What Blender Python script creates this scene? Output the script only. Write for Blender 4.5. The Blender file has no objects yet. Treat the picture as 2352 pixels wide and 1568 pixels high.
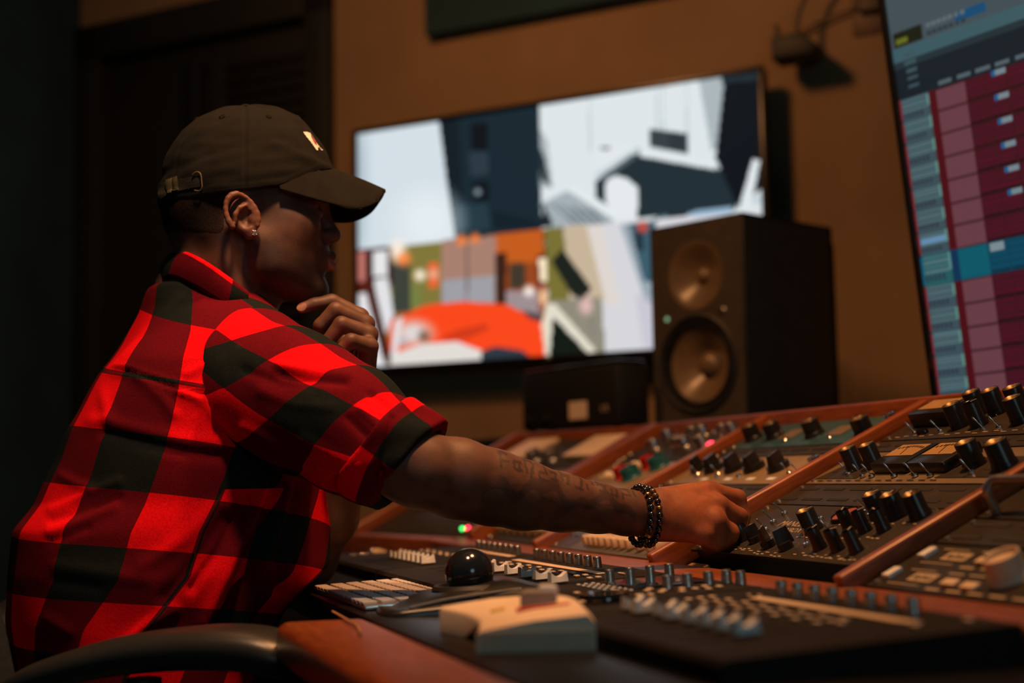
import bpy, bmesh, math, random
import numpy as np
from mathutils import Matrix, Vector
random.seed(7); np.random.seed(7)
SC = bpy.context.scene
COL = SC.collection

# ------------------------------------------------------------------ camera
FPX = 3267.0                                   # focal length in pixels of the 2352 x 1568 frame (50 mm)
PITCH = math.atan(311 / FPX); ROLL = -0.018
CAMP = np.array([0.0, 0.0, 0.88])
CROT = Matrix.Rotation(math.pi / 2 + PITCH, 3, 'X') @ Matrix.Rotation(ROLL, 3, 'Z')
CM = np.array(CROT)
cd = bpy.data.cameras.new('camera'); cam = bpy.data.objects.new('camera', cd); COL.objects.link(cam)
cam.matrix_world = Matrix.Translation(CAMP) @ CROT.to_4x4()
cd.sensor_width = 36.0; cd.lens = 36.0 * FPX / 2352.0; cd.clip_start = 0.02
cd.dof.use_dof = True; cd.dof.focus_distance = 1.64; cd.dof.aperture_fstop = 2.6
SC.camera = cam

# ------------------------------------------------------------------ world and lights
SC.view_settings.view_transform = 'Standard'; SC.view_settings.look = 'None'
SC.view_settings.exposure = 0.0; SC.view_settings.gamma = 1.0; SC.view_settings.use_curve_mapping = False
w = bpy.data.worlds.new('world'); SC.world = w; w.use_nodes = True
bg = w.node_tree.nodes['Background']; bg.inputs[0].default_value = (0.20, 0.52, 0.58, 1); bg.inputs[1].default_value = 0.045

def area(name, loc, target, size, col, power, spread=180):
    l = bpy.data.lights.new(name, 'AREA'); l.shape = 'DISK'; l.size = size; l.color = col; l.energy = power
    l.spread = math.radians(spread)
    o = bpy.data.objects.new(name, l); COL.objects.link(o)
    o.matrix_world = Matrix.Translation(loc) @ (Vector(target) - Vector(loc)).to_track_quat('-Z', 'Y').to_matrix().to_4x4()
    return o
WARM = (1.0, 0.42, 0.145)
area('ceiling_lamp_console', (0.24, 1.52, 2.35), (0.26, 1.60, 0.8), 0.14, WARM, 13.0, 130)
area('ceiling_lamp_operator', (-0.16, 1.16, 2.25), (-0.36, 1.66, 1.10), 0.14, (1.0, 0.55, 0.29), 3.2, 75)
area('ceiling_lamp_wall', (-0.55, 2.35, 2.55), (0.15, 3.8, 1.25), 0.30, WARM, 9.5, 160)
area('cool_fill_behind', (0.9, -1.6, 1.5), (0.2, 1.4, 0.8), 0.9, (0.55, 0.80, 0.88), 2.0, 120)  # cool fill added behind the camera, its source is unseen

# ------------------------------------------------------------------ pixel geometry (used to find where things stand)
def ray(px, py): return CM @ np.array([(px - 1176) / FPX, (784 - py) / FPX, -1.0])
def aty(px, py, Y): d = ray(px, py); return CAMP + d * (Y / d[1])
def atz(px, py, z): d = ray(px, py); return CAMP + d * ((z - CAMP[2]) / d[2])
def atpl(px, py, o, n): d = ray(px, py); return CAMP + d * (np.dot(np.array(o) - CAMP, n) / np.dot(d, n))
def proj(P):
    q = (np.asarray(P, float) - CAMP) @ CM
    return 1176 + FPX * q[..., 0] / -q[..., 2], 784 - FPX * q[..., 1] / -q[..., 2]

# ------------------------------------------------------------------ materials
def lin(c):
    c = np.asarray(c, float) / 255.0
    return tuple(np.where(c <= 0.04045, c / 12.92, ((c + 0.055) / 1.055) ** 2.4))
class NT:
    def __init__(s, name):
        s.m = bpy.data.materials.new(name); s.m.use_nodes = True; s.t = s.m.node_tree; s.n = s.t.nodes
        s.b = s.n['Principled BSDF']
    def add(s, typ, **kw):
        x = s.n.new(typ)
        for k, v in kw.items(): setattr(x, k, v)
        return x
    def link(s, a, b): s.t.links.new(a, b)
    def set(s, **kw):
        for k, v in kw.items():
            s.b.inputs[k.replace('_', ' ')].default_value = v
def M(name, col, rough=0.5, metal=0.0, var=0.15, scale=30.0, bump=0.0, bscale=None, stretch=None, spec=0.5, coat=0.0, emit=None, estr=0.0, sheen=0.0):
    """colour broken by noise, optional fine relief"""
    t = NT(name); t.set(Roughness=rough, Metallic=metal)
    t.b.inputs['Specular IOR Level'].default_value = spec
    t.b.inputs['Coat Weight'].default_value = coat
    if sheen: t.b.inputs['Sheen Weight'].default_value = sheen
    tc = t.add('ShaderNodeTexCoord'); mp = t.add('ShaderNodeMapping')
    if stretch: mp.inputs['Scale'].default_value = stretch
    t.link(tc.outputs['Object'], mp.inputs[0])
    nz = t.add('ShaderNodeTexNoise'); nz.inputs['Scale'].default_value = scale; nz.inputs['Detail'].default_value = 5
    t.link(mp.outputs[0], nz.inputs[0])
    rp = t.add('ShaderNodeValToRGB')
    a = [max(0, c * (1 - var)) for c in col[:3]]; b = [min(1, c * (1 + var)) for c in col[:3]]
    rp.color_ramp.elements[0].color = (*a, 1); rp.color_ramp.elements[1].color = (*b, 1)
    rp.color_ramp.elements[0].position = 0.3; rp.color_ramp.elements[1].position = 0.7
    t.link(nz.outputs[0], rp.inputs[0]); t.link(rp.outputs[0], t.b.inputs['Base Color'])
    if bump:
        n2 = t.add('ShaderNodeTexNoise'); n2.inputs['Scale'].default_value = bscale or scale * 6; n2.inputs['Detail'].default_value = 4
        t.link(mp.outputs[0], n2.inputs[0])
        bp = t.add('ShaderNodeBump'); bp.inputs['Strength'].default_value = bump; bp.inputs['Distance'].default_value = 0.002
        t.link(n2.outputs[0], bp.inputs['Height']); t.link(bp.outputs[0], t.b.inputs['Normal'])
    if emit:
        t.b.inputs['Emission Color'].default_value = (*emit, 1); t.b.inputs['Emission Strength'].default_value = estr
    return t.m
def wood_mat(name, dark, light, stretch, rough=0.38):
    t = NT(name); t.set(Roughness=rough); t.b.inputs['Coat Weight'].default_value = 0.25; t.b.inputs['Coat Roughness'].default_value = 0.3
    tc = t.add('ShaderNodeTexCoord'); mp = t.add('ShaderNodeMapping'); mp.inputs['Scale'].default_value = stretch
    t.link(tc.outputs['Object'], mp.inputs[0])
    nz = t.add('ShaderNodeTexNoise'); nz.inputs['Scale'].default_value = 22; nz.inputs['Detail'].default_value = 8; nz.inputs['Distortion'].default_value = 0.6
    t.link(mp.outputs[0], nz.inputs[0])
    rp = t.add('ShaderNodeValToRGB'); rp.color_ramp.elements[0].color = (*dark, 1); rp.color_ramp.elements[1].color = (*light, 1)
    rp.color_ramp.elements[0].position = 0.32; rp.color_ramp.elements[1].position = 0.68
    t.link(nz.outputs[0], rp.inputs[0]); t.link(rp.outputs[0], t.b.inputs['Base Color'])
    bp = t.add('ShaderNodeBump'); bp.inputs['Strength'].default_value = 0.15; bp.inputs['Distance'].default_value = 0.001
    t.link(nz.outputs[0], bp.inputs['Height']); t.link(bp.outputs[0], t.b.inputs['Normal'])
    return t.m
def attr_emit(name, attr, strength=1.0):
    t = NT(name); t.set(Roughness=0.6); t.b.inputs['Specular IOR Level'].default_value = 0.05
    t.b.inputs['Base Color'].default_value = (0.01, 0.01, 0.012, 1)
    at = t.add('ShaderNodeAttribute'); at.attribute_name = attr
    t.link(at.outputs['Color'], t.b.inputs['Emission Color']); t.b.inputs['Emission Strength'].default_value = strength
    return t.m
WOOD = wood_mat('cherry_wood', (0.16, 0.036, 0.007), (0.30, 0.074, 0.013), (1, 9, 9))
WOOD_Y = wood_mat('cherry_wood_lengthwise', (0.16, 0.036, 0.007), (0.30, 0.074, 0.013), (9, 1, 9))
DARKWOOD = wood_mat('dark_stained_wood', (0.013, 0.014, 0.012), (0.022, 0.022, 0.018), (12, 12, 1), 0.6)
PAINT = M('tan_wall_paint', (0.33, 0.215, 0.115), 0.9, var=0.10, scale=4, bump=0.25, bscale=90)
BLACKWALL = M('dark_teal_cloth', (0.020, 0.062, 0.082), 0.95, var=0.3, scale=3, bump=0.2, bscale=200)
DESK = M('black_desk_laminate', (0.010, 0.0095, 0.009), 0.28, var=0.25, scale=14, bump=0.05, bscale=300, spec=0.14)
PBLACK = M('black_panel_metal', (0.034, 0.029, 0.023), 0.45, var=0.2, scale=40, bump=0.05, bscale=500, spec=0.12)
SURF = M('charcoal_surface_metal', (0.020, 0.017, 0.014), 0.55, var=0.2, scale=30, bump=0.06, bscale=500, spec=0.04)
TEALP = M('blue_green_panel', (0.022, 0.075, 0.090), 0.42, var=0.25, scale=25)
TAN = M('tan_panel_metal', (0.16, 0.115, 0.062), 0.42, var=0.12, scale=30)
BEIGE = M('beige_panel_metal', (0.24, 0.17, 0.09), 0.42, var=0.12, scale=30)
GREYP = M('grey_panel_metal', (0.10, 0.095, 0.09), 0.42, var=0.15, scale=30)
CHROME = M('chrome', (0.75, 0.73, 0.70), 0.16, 1.0, var=0.05)
STEEL = M('brushed_steel', (0.45, 0.44, 0.42), 0.32, 1.0, var=0.15, scale=60, stretch=(1, 1, 8))
KBLACK = M('black_knob_plastic', (0.012, 0.012, 0.012), 0.30, var=0.2)
KGLOSS = M('black_gloss_plastic', (0.010, 0.010, 0.011), 0.12, var=0.2, coat=0.6)
RUBBER = M('black_rubber', (0.008, 0.009, 0.010), 0.55, var=0.2)
PRINT = M('pale_print', (0.42, 0.33, 0.22), 0.6, var=0.1)
WHITEP = M('white_plastic', (0.80, 0.82, 0.82), 0.25, var=0.06)
KEYW = M('white_key_plastic', (0.66, 0.60, 0.56), 0.45, var=0.05)
ALU = M('aluminium', (0.72, 0.72, 0.72), 0.3, 0.9, var=0.05)
REDP = M('red_plastic', (0.45, 0.01, 0.015), 0.3)
TEALK = M('teal_plastic', (0.01, 0.12, 0.14), 0.3)
CREAM = M('cream_plastic', (0.70, 0.54, 0.37), 0.45, var=0.06)
GOLD = M('brass', (0.55, 0.36, 0.13), 0.3, 1.0, var=0.1)
SLOT = M('slot_black', (0.003, 0.003, 0.003), 0.8)
VUFACE = M('amber_meter_face', (0.34, 0.20, 0.07), 0.5, emit=(1.0, 0.42, 0.08), estr=0.01, var=0.1)
PAPER = M('white_paper', (0.75, 0.62, 0.50), 0.7, var=0.05)
LEDR = M('red_led', (0.3, 0.0, 0.02), 0.4, emit=(1.0, 0.03, 0.06), estr=6.0)
LEDG = M('green_led', (0.0, 0.2, 0.03), 0.4, emit=(0.04, 0.75, 0.12), estr=4.0)
LEDW = M('lit_lamp', (0.4, 0.25, 0.12), 0.4, emit=(1.0, 0.45, 0.16), estr=0.45)

# ------------------------------------------------------------------ meshes
_cache = {}
def mesh_from(verts, faces, smooth=True, name='mesh', auto=40):
    me = bpy.data.meshes.new(name); me.from_pydata([tuple(v) for v in verts], [], [tuple(f) for f in faces]); me.update()
    if smooth:
        me.shade_smooth()
        if auto: me.set_sharp_from_angle(angle=math.radians(auto))
    return me
def bm_mesh(bm, name='mesh', smooth=True, auto=40):
    me = bpy.data.meshes.new(name); bmesh.ops.recalc_face_normals(bm, faces=bm.faces); bm.to_mesh(me); bm.free()
    if smooth:
        me.shade_smooth()
        if auto: me.set_sharp_from_angle(angle=math.radians(auto))
    return me
def box_bm(bm, x0, x1, y0, y1, z0, z1, bev=0.0, seg=2):
    vs = [bm.verts.new(p) for p in [(x0, y0, z0), (x1, y0, z0), (x1, y1, z0), (x0, y1, z0), (x0, y0, z1), (x1, y0, z1), (x1, y1, z1), (x0, y1, z1)]]
    fs = [bm.faces.new([vs[i] for i in f]) for f in [(3, 2, 1, 0), (4, 5, 6, 7), (0, 1, 5, 4), (1, 2, 6, 5), (2, 3, 7, 6), (3, 0, 4, 7)]]
    if bev:
        es = list({e for f in fs for e in f.edges})
        bmesh.ops.bevel(bm, geom=es, offset=bev, segments=seg, affect='EDGES', profile=0.5)
def mbox(x0, x1, y0, y1, z0, z1, bev=0.0, seg=2):
    k = ('box', x0, x1, y0, y1, z0, z1, bev, seg)
    if k not in _cache:
        bm = bmesh.new(); box_bm(bm, x0, x1, y0, y1, z0, z1, bev, seg); _cache[k] = bm_mesh(bm, 'box')
    return _cache[k]
def cbox(sx, sy, sz, bev=0.0, seg=2): return mbox(-sx / 2, sx / 2, -sy / 2, sy / 2, 0, sz, bev, seg)
def mboxes(lst, bev=0.0):
    bm = bmesh.new()
    for b in lst: box_bm(bm, *b, bev)
    return bm_mesh(bm)
def lathe(prof, n=24, key=None):
    """profile [(r, z)...] turned about z"""
    k = ('lathe', tuple(prof), n)
    if k in _cache: return _cache[k]
    V, F = [], []
    rings = []
    for r, z in prof:
        if r < 1e-6: rings.append([len(V)]); V.append((0, 0, z))
        else:
            rings.append(list(range(len(V), len(V) + n)))
            V += [(r * math.cos(2 * math.pi * i / n), r * math.sin(2 * math.pi * i / n), z) for i in range(n)]
    for a, b in zip(rings, rings[1:]):
        for i in range(n):
            j = (i + 1) % n
            if len(a) == 1 and len(b) == 1: continue
            if len(a) == 1: F.append((a[0], b[j], b[i]))
            elif len(b) == 1: F.append((a[i], a[j], b[0]))
            else: F.append((a[i], a[j], b[j], b[i]))
    bm = bmesh.new(); me0 = mesh_from(V, F, False); bm.from_mesh(me0); bpy.data.meshes.remove(me0)
    _cache[k] = bm_mesh(bm, 'lathe', auto=35); return _cache[k]
def tube(path, rad, n=10, closed=False, cap=True):
    P = [np.array(p, float) for p in path]; N = len(P)
    rad = [rad] * N if np.isscalar(rad) else rad
    V, F = [], []
    up = None
    for i in range(N):
        a = P[(i - 1) % N] if (closed or i > 0) else P[i]; b = P[(i + 1) % N] if (closed or i < N - 1) else P[i]
        t = b - a; t /= np.linalg.norm(t) + 1e-12
        if up is None:
            up = np.array([0, 0, 1.0]) if abs(t[2]) < 0.9 else np.array([1.0, 0, 0])
        s = np.cross(t, up); s /= np.linalg.norm(s) + 1e-12; up = np.cross(s, t)
        for k in range(n):
            c = 2 * math.pi * k / n; V.append(tuple(P[i] + rad[i] * (math.cos(c) * s + math.sin(c) * up)))
    rng = N if closed else N - 1
    for i in range(rng):
        for k in range(n):
            a = i * n + k; b = i * n + (k + 1) % n; c = ((i + 1) % N) * n + (k + 1) % n; d = ((i + 1) % N) * n + k
            F.append((a, b, c, d))
    if cap and not closed:
        F.append(tuple(range(n - 1, -1, -1))); F.append(tuple((N - 1) * n + k for k in range(n)))
    return mesh_from(V, F)
def prism(outline, z0, z1, bev=0.0, seg=2):
    bm = bmesh.new(); n = len(outline)
    lo = [bm.verts.new((x, y, z0)) for x, y in outline]; hi = [bm.verts.new((x, y, z1)) for x, y in outline]
    bm.faces.new(lo[::-1]); top = bm.faces.new(hi)
    for i in range(n): bm.faces.new((lo[i], lo[(i + 1) % n], hi[(i + 1) % n], hi[i]))
    if bev: bmesh.ops.bevel(bm, geom=list(top.edges), offset=bev, segments=seg, affect='EDGES', profile=0.5)
    return bm_mesh(bm)
def crom(pts, n=8, closed=False):
    P = [np.array(p, float) for p in pts]; out = []
    N = len(P); rng = range(N if closed else N - 1)
    for i in rng:
        g = (lambda j: P[j % N]) if closed else (lambda j: P[min(max(j, 0), N - 1)])
        a, b, c, d = g(i - 1), g(i), g(i + 1), g(i + 2)
        for k in range(n):
            t = k / n
            out.append(0.5 * ((2 * b) + (c - a) * t + (2 * a - 5 * b + 4 * c - d) * t * t + (3 * b - a - 3 * c + d) * t ** 3))
    if not closed: out.append(P[-1])
    return out
_fonts = {}
def text_mesh(s, size, ext=0.0003):
    c = bpy.data.curves.new('lettering', 'FONT'); c.body = s; c.size = size; c.extrude = ext; c.align_x = 'CENTER'; c.resolution_u = 3
    o = bpy.data.objects.new('lettering', c); COL.objects.link(o)
    dg = bpy.context.evaluated_depsgraph_get(); me = bpy.data.meshes.new_from_object(o.evaluated_get(dg))
    bpy.data.objects.remove(o); bpy.data.curves.remove(c)
    return me

# ------------------------------------------------------------------ objects
def T(x=0, y=0, z=0): return Matrix.Translation((x, y, z))
def R(deg, ax): return Matrix.Rotation(math.radians(deg), 4, ax)
def frame(o, x, y, z):
    m = Matrix.Identity(4)
    for i in range(3): m[i][0], m[i][1], m[i][2], m[i][3] = float(x[i]), float(y[i]), float(z[i]), float(o[i])
    return m
def part(name, me, mat, parent=None, mtx=None, label=None, kind=None):
    o = bpy.data.objects.new(name, me); COL.objects.link(o)
    if mat is not None:
        if len(me.materials) == 0: me.materials.append(mat)
        elif me.materials[0] != mat:
            o.material_slots[0].link = 'OBJECT'; o.material_slots[0].material = mat
    if parent is not None: o.parent = parent
    if mtx is not None: o.matrix_local = mtx
    if label: o['label'] = label
    if kind: o['kind'] = kind
    return o
def thing(name, label, cat, mtx=None, group=None):
    o = bpy.data.objects.new(name, None); COL.objects.link(o); o.empty_display_size = 0.02
    if mtx is not None: o.matrix_world = mtx
    o['label'] = label; o['category'] = cat
    if group: o['group'] = group
    return o
def struct(name, me, mat, mtx=None, label=None):
    o = part(name, me, mat, None, mtx); o['kind'] = 'structure'
    if label: o['label'] = label
    return o
# ================================================================== the room
TVR = aty(1752, 150, 3.47); TVL = aty(812, 294, 4.06)
wx = TVR - TVL; TVW = float(np.linalg.norm(wx[:2])); wx[2] = 0; wx /= np.linalg.norm(wx)
wn = np.cross(wx, [0, 0, 1.0])                       # towards the room
wall0 = TVR - wn * 0.11; wall0[2] = 0
WALLF = frame(wall0, wx, -wn, (0, 0, 1))             # x along the wall to the right, y into the wall, z up
def wall_xy(px, py, off=0.0):
    p = atpl(px, py, wall0 + wn * off, wn); q = p - wall0
    return float(q @ wx), float(p[2])
xc, _ = wall_xy(770, 400)
xl, _ = wall_xy(190, 40)
xh, zh = wall_xy(400, 24)
struct('floor', mbox(-4, 4, -2, 6, -0.05, 0), M('dark_carpet', (0.02, 0.018, 0.016), 0.95, bump=0.3, bscale=300))
# back wall: tan sheet with the doorway left open
bm = bmesh.new()
box_bm(bm, xc, 3.2, 0, 0.1, 0, 3.0); box_bm(bm, xl - 0.6, xc, 0, 0.1, zh, 3.0); box_bm(bm, xl - 0.6, xl, 0, 0.1, 0, zh)
struct('wall_back', bm_mesh(bm), PAINT, WALLF)
# black cloth wall on the left, running towards the camera
xq, _ = wall_xy(186, 40)
pq = wall0 + wx * xq; dl = np.array([-0.32, -0.95, 0]); dl /= np.linalg.norm(dl)
struct('wall_left', mbox(0, 3.6, -0.06, 0, 0, 3.0), BLACKWALL, frame(pq, dl, np.cross([0, 0, 1.0], dl), (0, 0, 1)))
# doorway: dark casing and a dark door with louvres and panels
cas = mboxes([(xc - 0.09, xc, -0.035, 0.06, 0, zh), (xl, xl + 0.09, -0.035, 0.06, 0, zh), (xl, xc, -0.035, 0.06, zh - 0.12, zh)], 0.004)
struct('trim_1', cas, DARKWOOD, WALLF)
door = struct('door_1', mboxes([(xl + 0.09, xc - 0.09, 0.03, 0.07, 0.01, zh - 0.12)], 0.002), DARKWOOD, WALLF)
dw = xc - xl - 0.18
px0 = xl + 0.09 + dw * 0.60; px1 = xc - 0.12
for i in range(24):
    part('louvre_slat', cbox(px1 - px0, 0.012, 0.03, 0.002), DARKWOOD, door, T((px0 + px1) / 2, 0.022, 1.15 + i * 0.045) @ R(35, 'X'))
part('door_rail', mboxes([(px0 - 0.05, px0, 0.012, 0.03, 1.0, zh - 0.16), (px0, px1, 0.012, 0.03, 1.0, 1.08), (xl + 0.1, px0 - 0.1, 0.018, 0.03, 0.2, 0.9)], 0.003), DARKWOOD, door)
hx, hz = wall_xy(450, 215)
part('door_closer', mboxes([(hx - 0.03, hx + 0.03, -0.03, 0.03, hz - 0.11, hz + 0.10)], 0.01), RUBBER, door)
# black acoustic panel high on the wall
ax0, az0 = wall_xy(975, 82, 0.05); ax1, _ = wall_xy(1560, -10, 0.05)
ap = thing('acoustic_panel', 'black fabric acoustic panel high on the tan wall above the television', 'acoustic panel', WALLF @ T(ax0, 0, az0))
part('fabric_face', cbox(ax1 - ax0, 0.045, 0.6, 0.006), BLACKWALL, ap, T((ax1 - ax0) / 2, -0.0275, 0))
part('backing_frame', cbox(ax1 - ax0 - 0.03, 0.006, 0.57), DARKWOOD, ap, T((ax1 - ax0) / 2, -0.003, 0.015))

# ------------------------------------------------------------------ painted screen pictures (flat pictures on the two displays)
def inpoly(x, y, poly):
    ins = np.zeros(x.shape, bool); n = len(poly)
    for i in range(n):
        x1, y1 = poly[i]; x2, y2 = poly[(i + 1) % n]
        c = (y1 > y) != (y2 > y)
        with np.errstate(divide='ignore', invalid='ignore'):
            xi = (x2 - x1) * (y - y1) / (y2 - y1 + 1e-9) + x1
        ins ^= c & (x < xi)
    return ins
def smoothnoise(x, y, s, seed=0):
    return np.sin(x / s + 1.3 * seed) * np.sin(y / (s * 0.8) + 2.1 * seed) * 0.5 + np.sin((x + y) / (s * 0.6) + seed) * 0.3
def paint_tv(px, py):
    x = (px - 780) * 2.063; y = (py - 120) * 2.063
    c = np.zeros(x.shape + (3,)) + np.array([14, 24, 30.])
    def P(col, *poly, a=1.0):
        m = inpoly(x, y, poly)[..., None] * a; c[:] = c * (1 - m) + np.array(col, float) * m
    def G(col, cx, cy, r, a=1.0, ry=None):
        d = np.hypot((x - cx) / r, (y - cy) / (ry or r)); m = np.clip(1.4 - d, 0, 1)[..., None] * a; c[:] = c * (1 - m) + np.array(col, float) * m
    # upper left: blank wall and a dim corner
    P((20, 40, 50), (60, 330), (950, 200), (960, 840), (60, 960))
    P((15, 30, 38), (465, 300), (560, 300), (600, 900), (520, 900))
    P((9, 19, 26), (620, 340), (700, 332), (703, 462), (625, 468)); P((42, 58, 68), (615, 475), (700, 468), (705, 575), (620, 585))
    P((10, 20, 28), (630, 618), (706, 612), (710, 705), (640, 712)); G((150, 165, 175), 655, 662, 16)
    P((34, 58, 68), (560, 720), (700, 715), (720, 840), (560, 850)); P((14, 32, 42), (720, 750), (940, 800), (940, 835), (720, 830))
    P((212, 224, 231), (60, 360), (468, 310), (490, 470), (508, 620), (548, 885), (60, 950))
    G((150, 168, 180), 75, 620, 60, 0.6, 400); G((232, 240, 244), 420, 800, 150, 0.8)
    # upper right: bright room seen from above
    P((222, 230, 233), (945, 200), (2040, 40), (2040, 760), (960, 840))
    for q in (1180, 1500, 1530, 1640): P((196, 206, 210), (q, 120), (q + 10, 120), (q + 14, 470), (q + 2, 470))
    P((120, 135, 142), (1700, 120), (1830, 100), (1800, 460), (1760, 460), a=0.5)
    P((150, 160, 165), (948, 360), (985, 420), (1010, 640), (950, 640), a=0.7); P((40, 52, 58), (950, 450), (972, 500), (1000, 640), (955, 600))
    P((30, 47, 55), (1208, 600), (1420, 452), (1790, 545), (1895, 660), (1880, 745), (1405, 790), (1260, 720), (1212, 690))
    P((225, 232, 235), (1420, 448), (1785, 525), (1780, 556), (1420, 492)); P((200, 210, 214), (1212, 575), (1410, 448), (1420, 470), (1215, 610))
    P((90, 104, 110), (1235, 590), (1390, 480), (1400, 500), (1245, 612)); P((226, 232, 234), (1208, 440), (1410, 440), (1215, 560))
    P((46, 56, 62), (1468, 362), (1645, 384), (1652, 482), (1466, 446)); P((70, 80, 84), (1468, 362), (1560, 374), (1560, 462), (1466, 446), a=0.35)
    P((36, 45, 50), (1232, 448), (1280, 448), (1282, 462), (1232, 460))
    P((7, 20, 28), (1825, 100), (2040, 60), (2040, 600), (1900, 745), (1870, 700), (1780, 500)); P((30, 46, 54), (1810, 95), (1975, 70), (1975, 130), (1810, 150))
    P((228, 234, 236), (1256, 640), (1270, 600), (1310, 584), (1370, 600), (1410, 640), (1416, 700), (1408, 795), (1330, 795), (1258, 705))
    P((165, 176, 182), (950, 720), (1080, 655), (1300, 790), (1280, 830), (990, 840))
    for q in range(5): P((110, 122, 130), (1000 + q * 45, 720 + q * 6), (1012 + q * 45, 715 + q * 6), (1130 + q * 36, 815), (1112 + q * 36, 815))
    P((230, 236, 238), (1080, 650), (1115, 640), (1330, 770), (1310, 800)); P((25, 36, 42), (960, 700), (1010, 810), (1000, 830), (960, 830))
    P((225, 232, 235), (1958, 505), (1992, 515), (1945, 750), (1890, 750)); G((190, 205, 215), 1975, 700, 22); P((150, 180, 205), (1640, 760), (1860, 728), (1870, 775), (1640, 800))
    P((20, 42, 55), (1480, 785), (1650, 760), (1640, 800), (1480, 830)); G((190, 220, 235), 1540, 800, 24)
    # lower left: studio hall in orange
    P((150, 96, 42), (60, 950), (965, 836), (1000, 1450), (100, 1510))
    P((128, 118, 58), (240, 920), (482, 895), (482, 1215), (240, 1230)); P((60, 66, 58), (245, 1000), (335, 990), (335, 1230), (250, 1235)); P((118, 126, 66), (335, 1100), (390, 1100), (390, 1210), (340, 1215))
    P((168, 128, 112), (482, 895), (740, 868), (740, 1190), (482, 1195)); P((158, 158, 165), (485, 1080), (735, 1060), (735, 1185), (485, 1192)); P((110, 90, 82), (598, 900), (610, 900), (608, 1180), (598, 1180))
    P((196, 92, 30), (740, 860), (965, 838), (970, 1010), (740, 985)); P((58, 34, 24), (738, 955), (790, 950), (790, 1192), (738, 1190))
    P((150, 70, 30), (790, 1000), (945, 990), (945, 1140), (790, 1140)); P((64, 56, 44), (808, 1000), (882, 995), (882, 1118), (808, 1122)); P((158, 142, 145), (790, 1130), (950, 1130), (955, 1270), (790, 1200)); P((110, 40, 30), (935, 960), (975, 955), (985, 1230), (940, 1220))
    P((250, 72, 28), (240, 1275), (400, 1200), (600, 1180), (800, 1198), (990, 1290), (995, 1450), (230, 1490))
    P((210, 58, 26), (480, 1352), (560, 1312), (700, 1285), (705, 1312), (600, 1360), (500, 1365)); P((60, 60, 66), (860, 1220), (950, 1240), (975, 1280), (900, 1262))
    P((226, 220, 214), (225, 1440), (380, 1385), (560, 1372), (690, 1420), (670, 1470), (225, 1500)); G((222, 216, 214), 350, 1330, 92, 1, 62); G((120, 90, 70), 400, 1345, 28); G((180, 190, 200), 300, 1370, 22)
    P((44, 56, 66), (672, 1420), (730, 1393), (860, 1410), (910, 1445), (670, 1470))
    P((60, 24, 18), (60, 935), (250, 920), (250, 1100), (60, 1120)); P((230, 230, 232), (160, 942), (224, 936), (226, 1060), (160, 1062)); P((226, 226, 230), (162, 1072), (228, 1066), (256, 1240), (215, 1345), (198, 1330))
    P((90, 30, 20), (60, 1100), (160, 1080), (245, 1480), (60, 1490)); P((228, 226, 228), (60, 1150), (125, 1140), (200, 1440), (240, 1490), (60, 1500)); P((200, 120, 110), (85, 945), (118, 940), (122, 1080), (90, 1090))
    P((70, 30, 22), (120, 1100), (160, 1090), (250, 1460), (215, 1480)); P((226, 224, 224), (262, 1270), (300, 1250), (270, 1440), (240, 1460))
    G((255, 240, 225), 275, 940, 40, 1, 55); G((255, 140, 70), 305, 980, 34); G((250, 130, 60), 578, 890, 26); G((250, 130, 60), 642, 880, 24); G((255, 240, 215), 381, 1056, 28)
    P((235, 100, 50), (418, 1000), (470, 995), (470, 1110), (420, 1118)); G((240, 170, 140), 444, 1050, 26); G((255, 245, 235), 898, 1130, 26); P((255, 235, 200), (944, 980), (985, 970), (988, 1085), (950, 1085)); G((250, 200, 150), 965, 1160, 24, 1, 50)
    P((235, 215, 190), (955, 1290), (985, 1180), (1000, 1180), (995, 1440), (975, 1440))
    # lower right: pale corridor
    P((214, 214, 219), (972, 834), (2040, 745), (2040, 1420), (1000, 1450))
    P((120, 112, 52), (972, 834), (1060, 825), (1090, 1200), (990, 1200)); P((198, 176, 146), (1060, 828), (1170, 818), (1260, 1180), (1090, 1190), a=0.9); P((224, 214, 204), (1170, 818), (1240, 812), (1330, 1200), (1260, 1190), a=0.8)
    P((142, 138, 122), (990, 1180), (1240, 1160), (1260, 1420), (1190, 1425)); P((24, 34, 28), (1005, 985), (1055, 930), (1195, 1120), (1150, 1175), (1100, 1150), (1015, 1010)); P((226, 220, 202), (982, 1195), (1018, 1188), (1215, 1412), (1175, 1432), (1012, 1250), (995, 1440), (975, 1440))
    P((14, 26, 20), (1010, 1250), (1185, 1432), (995, 1445)); G((225, 185, 180), 1168, 1200, 34, 1, 44); P((130, 125, 120), (1180, 1250), (1200, 1250), (1215, 1340), (1190, 1340), a=0.6)
    P((150, 165, 175), (1330, 815), (1400, 808), (1500, 1200), (1450, 1180)); P((58, 92, 108), (1370, 810), (1500, 800), (1500, 1100), (1440, 1080)); P((30, 52, 64), (1400, 850), (1440, 850), (1440, 940), (1400, 940)); G((215, 70, 55), 1436, 828, 26)
    P((190, 186, 205), (1400, 1150), (1500, 1150), (1500, 1400), (1440, 1400), a=0.5)
    return c
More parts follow.
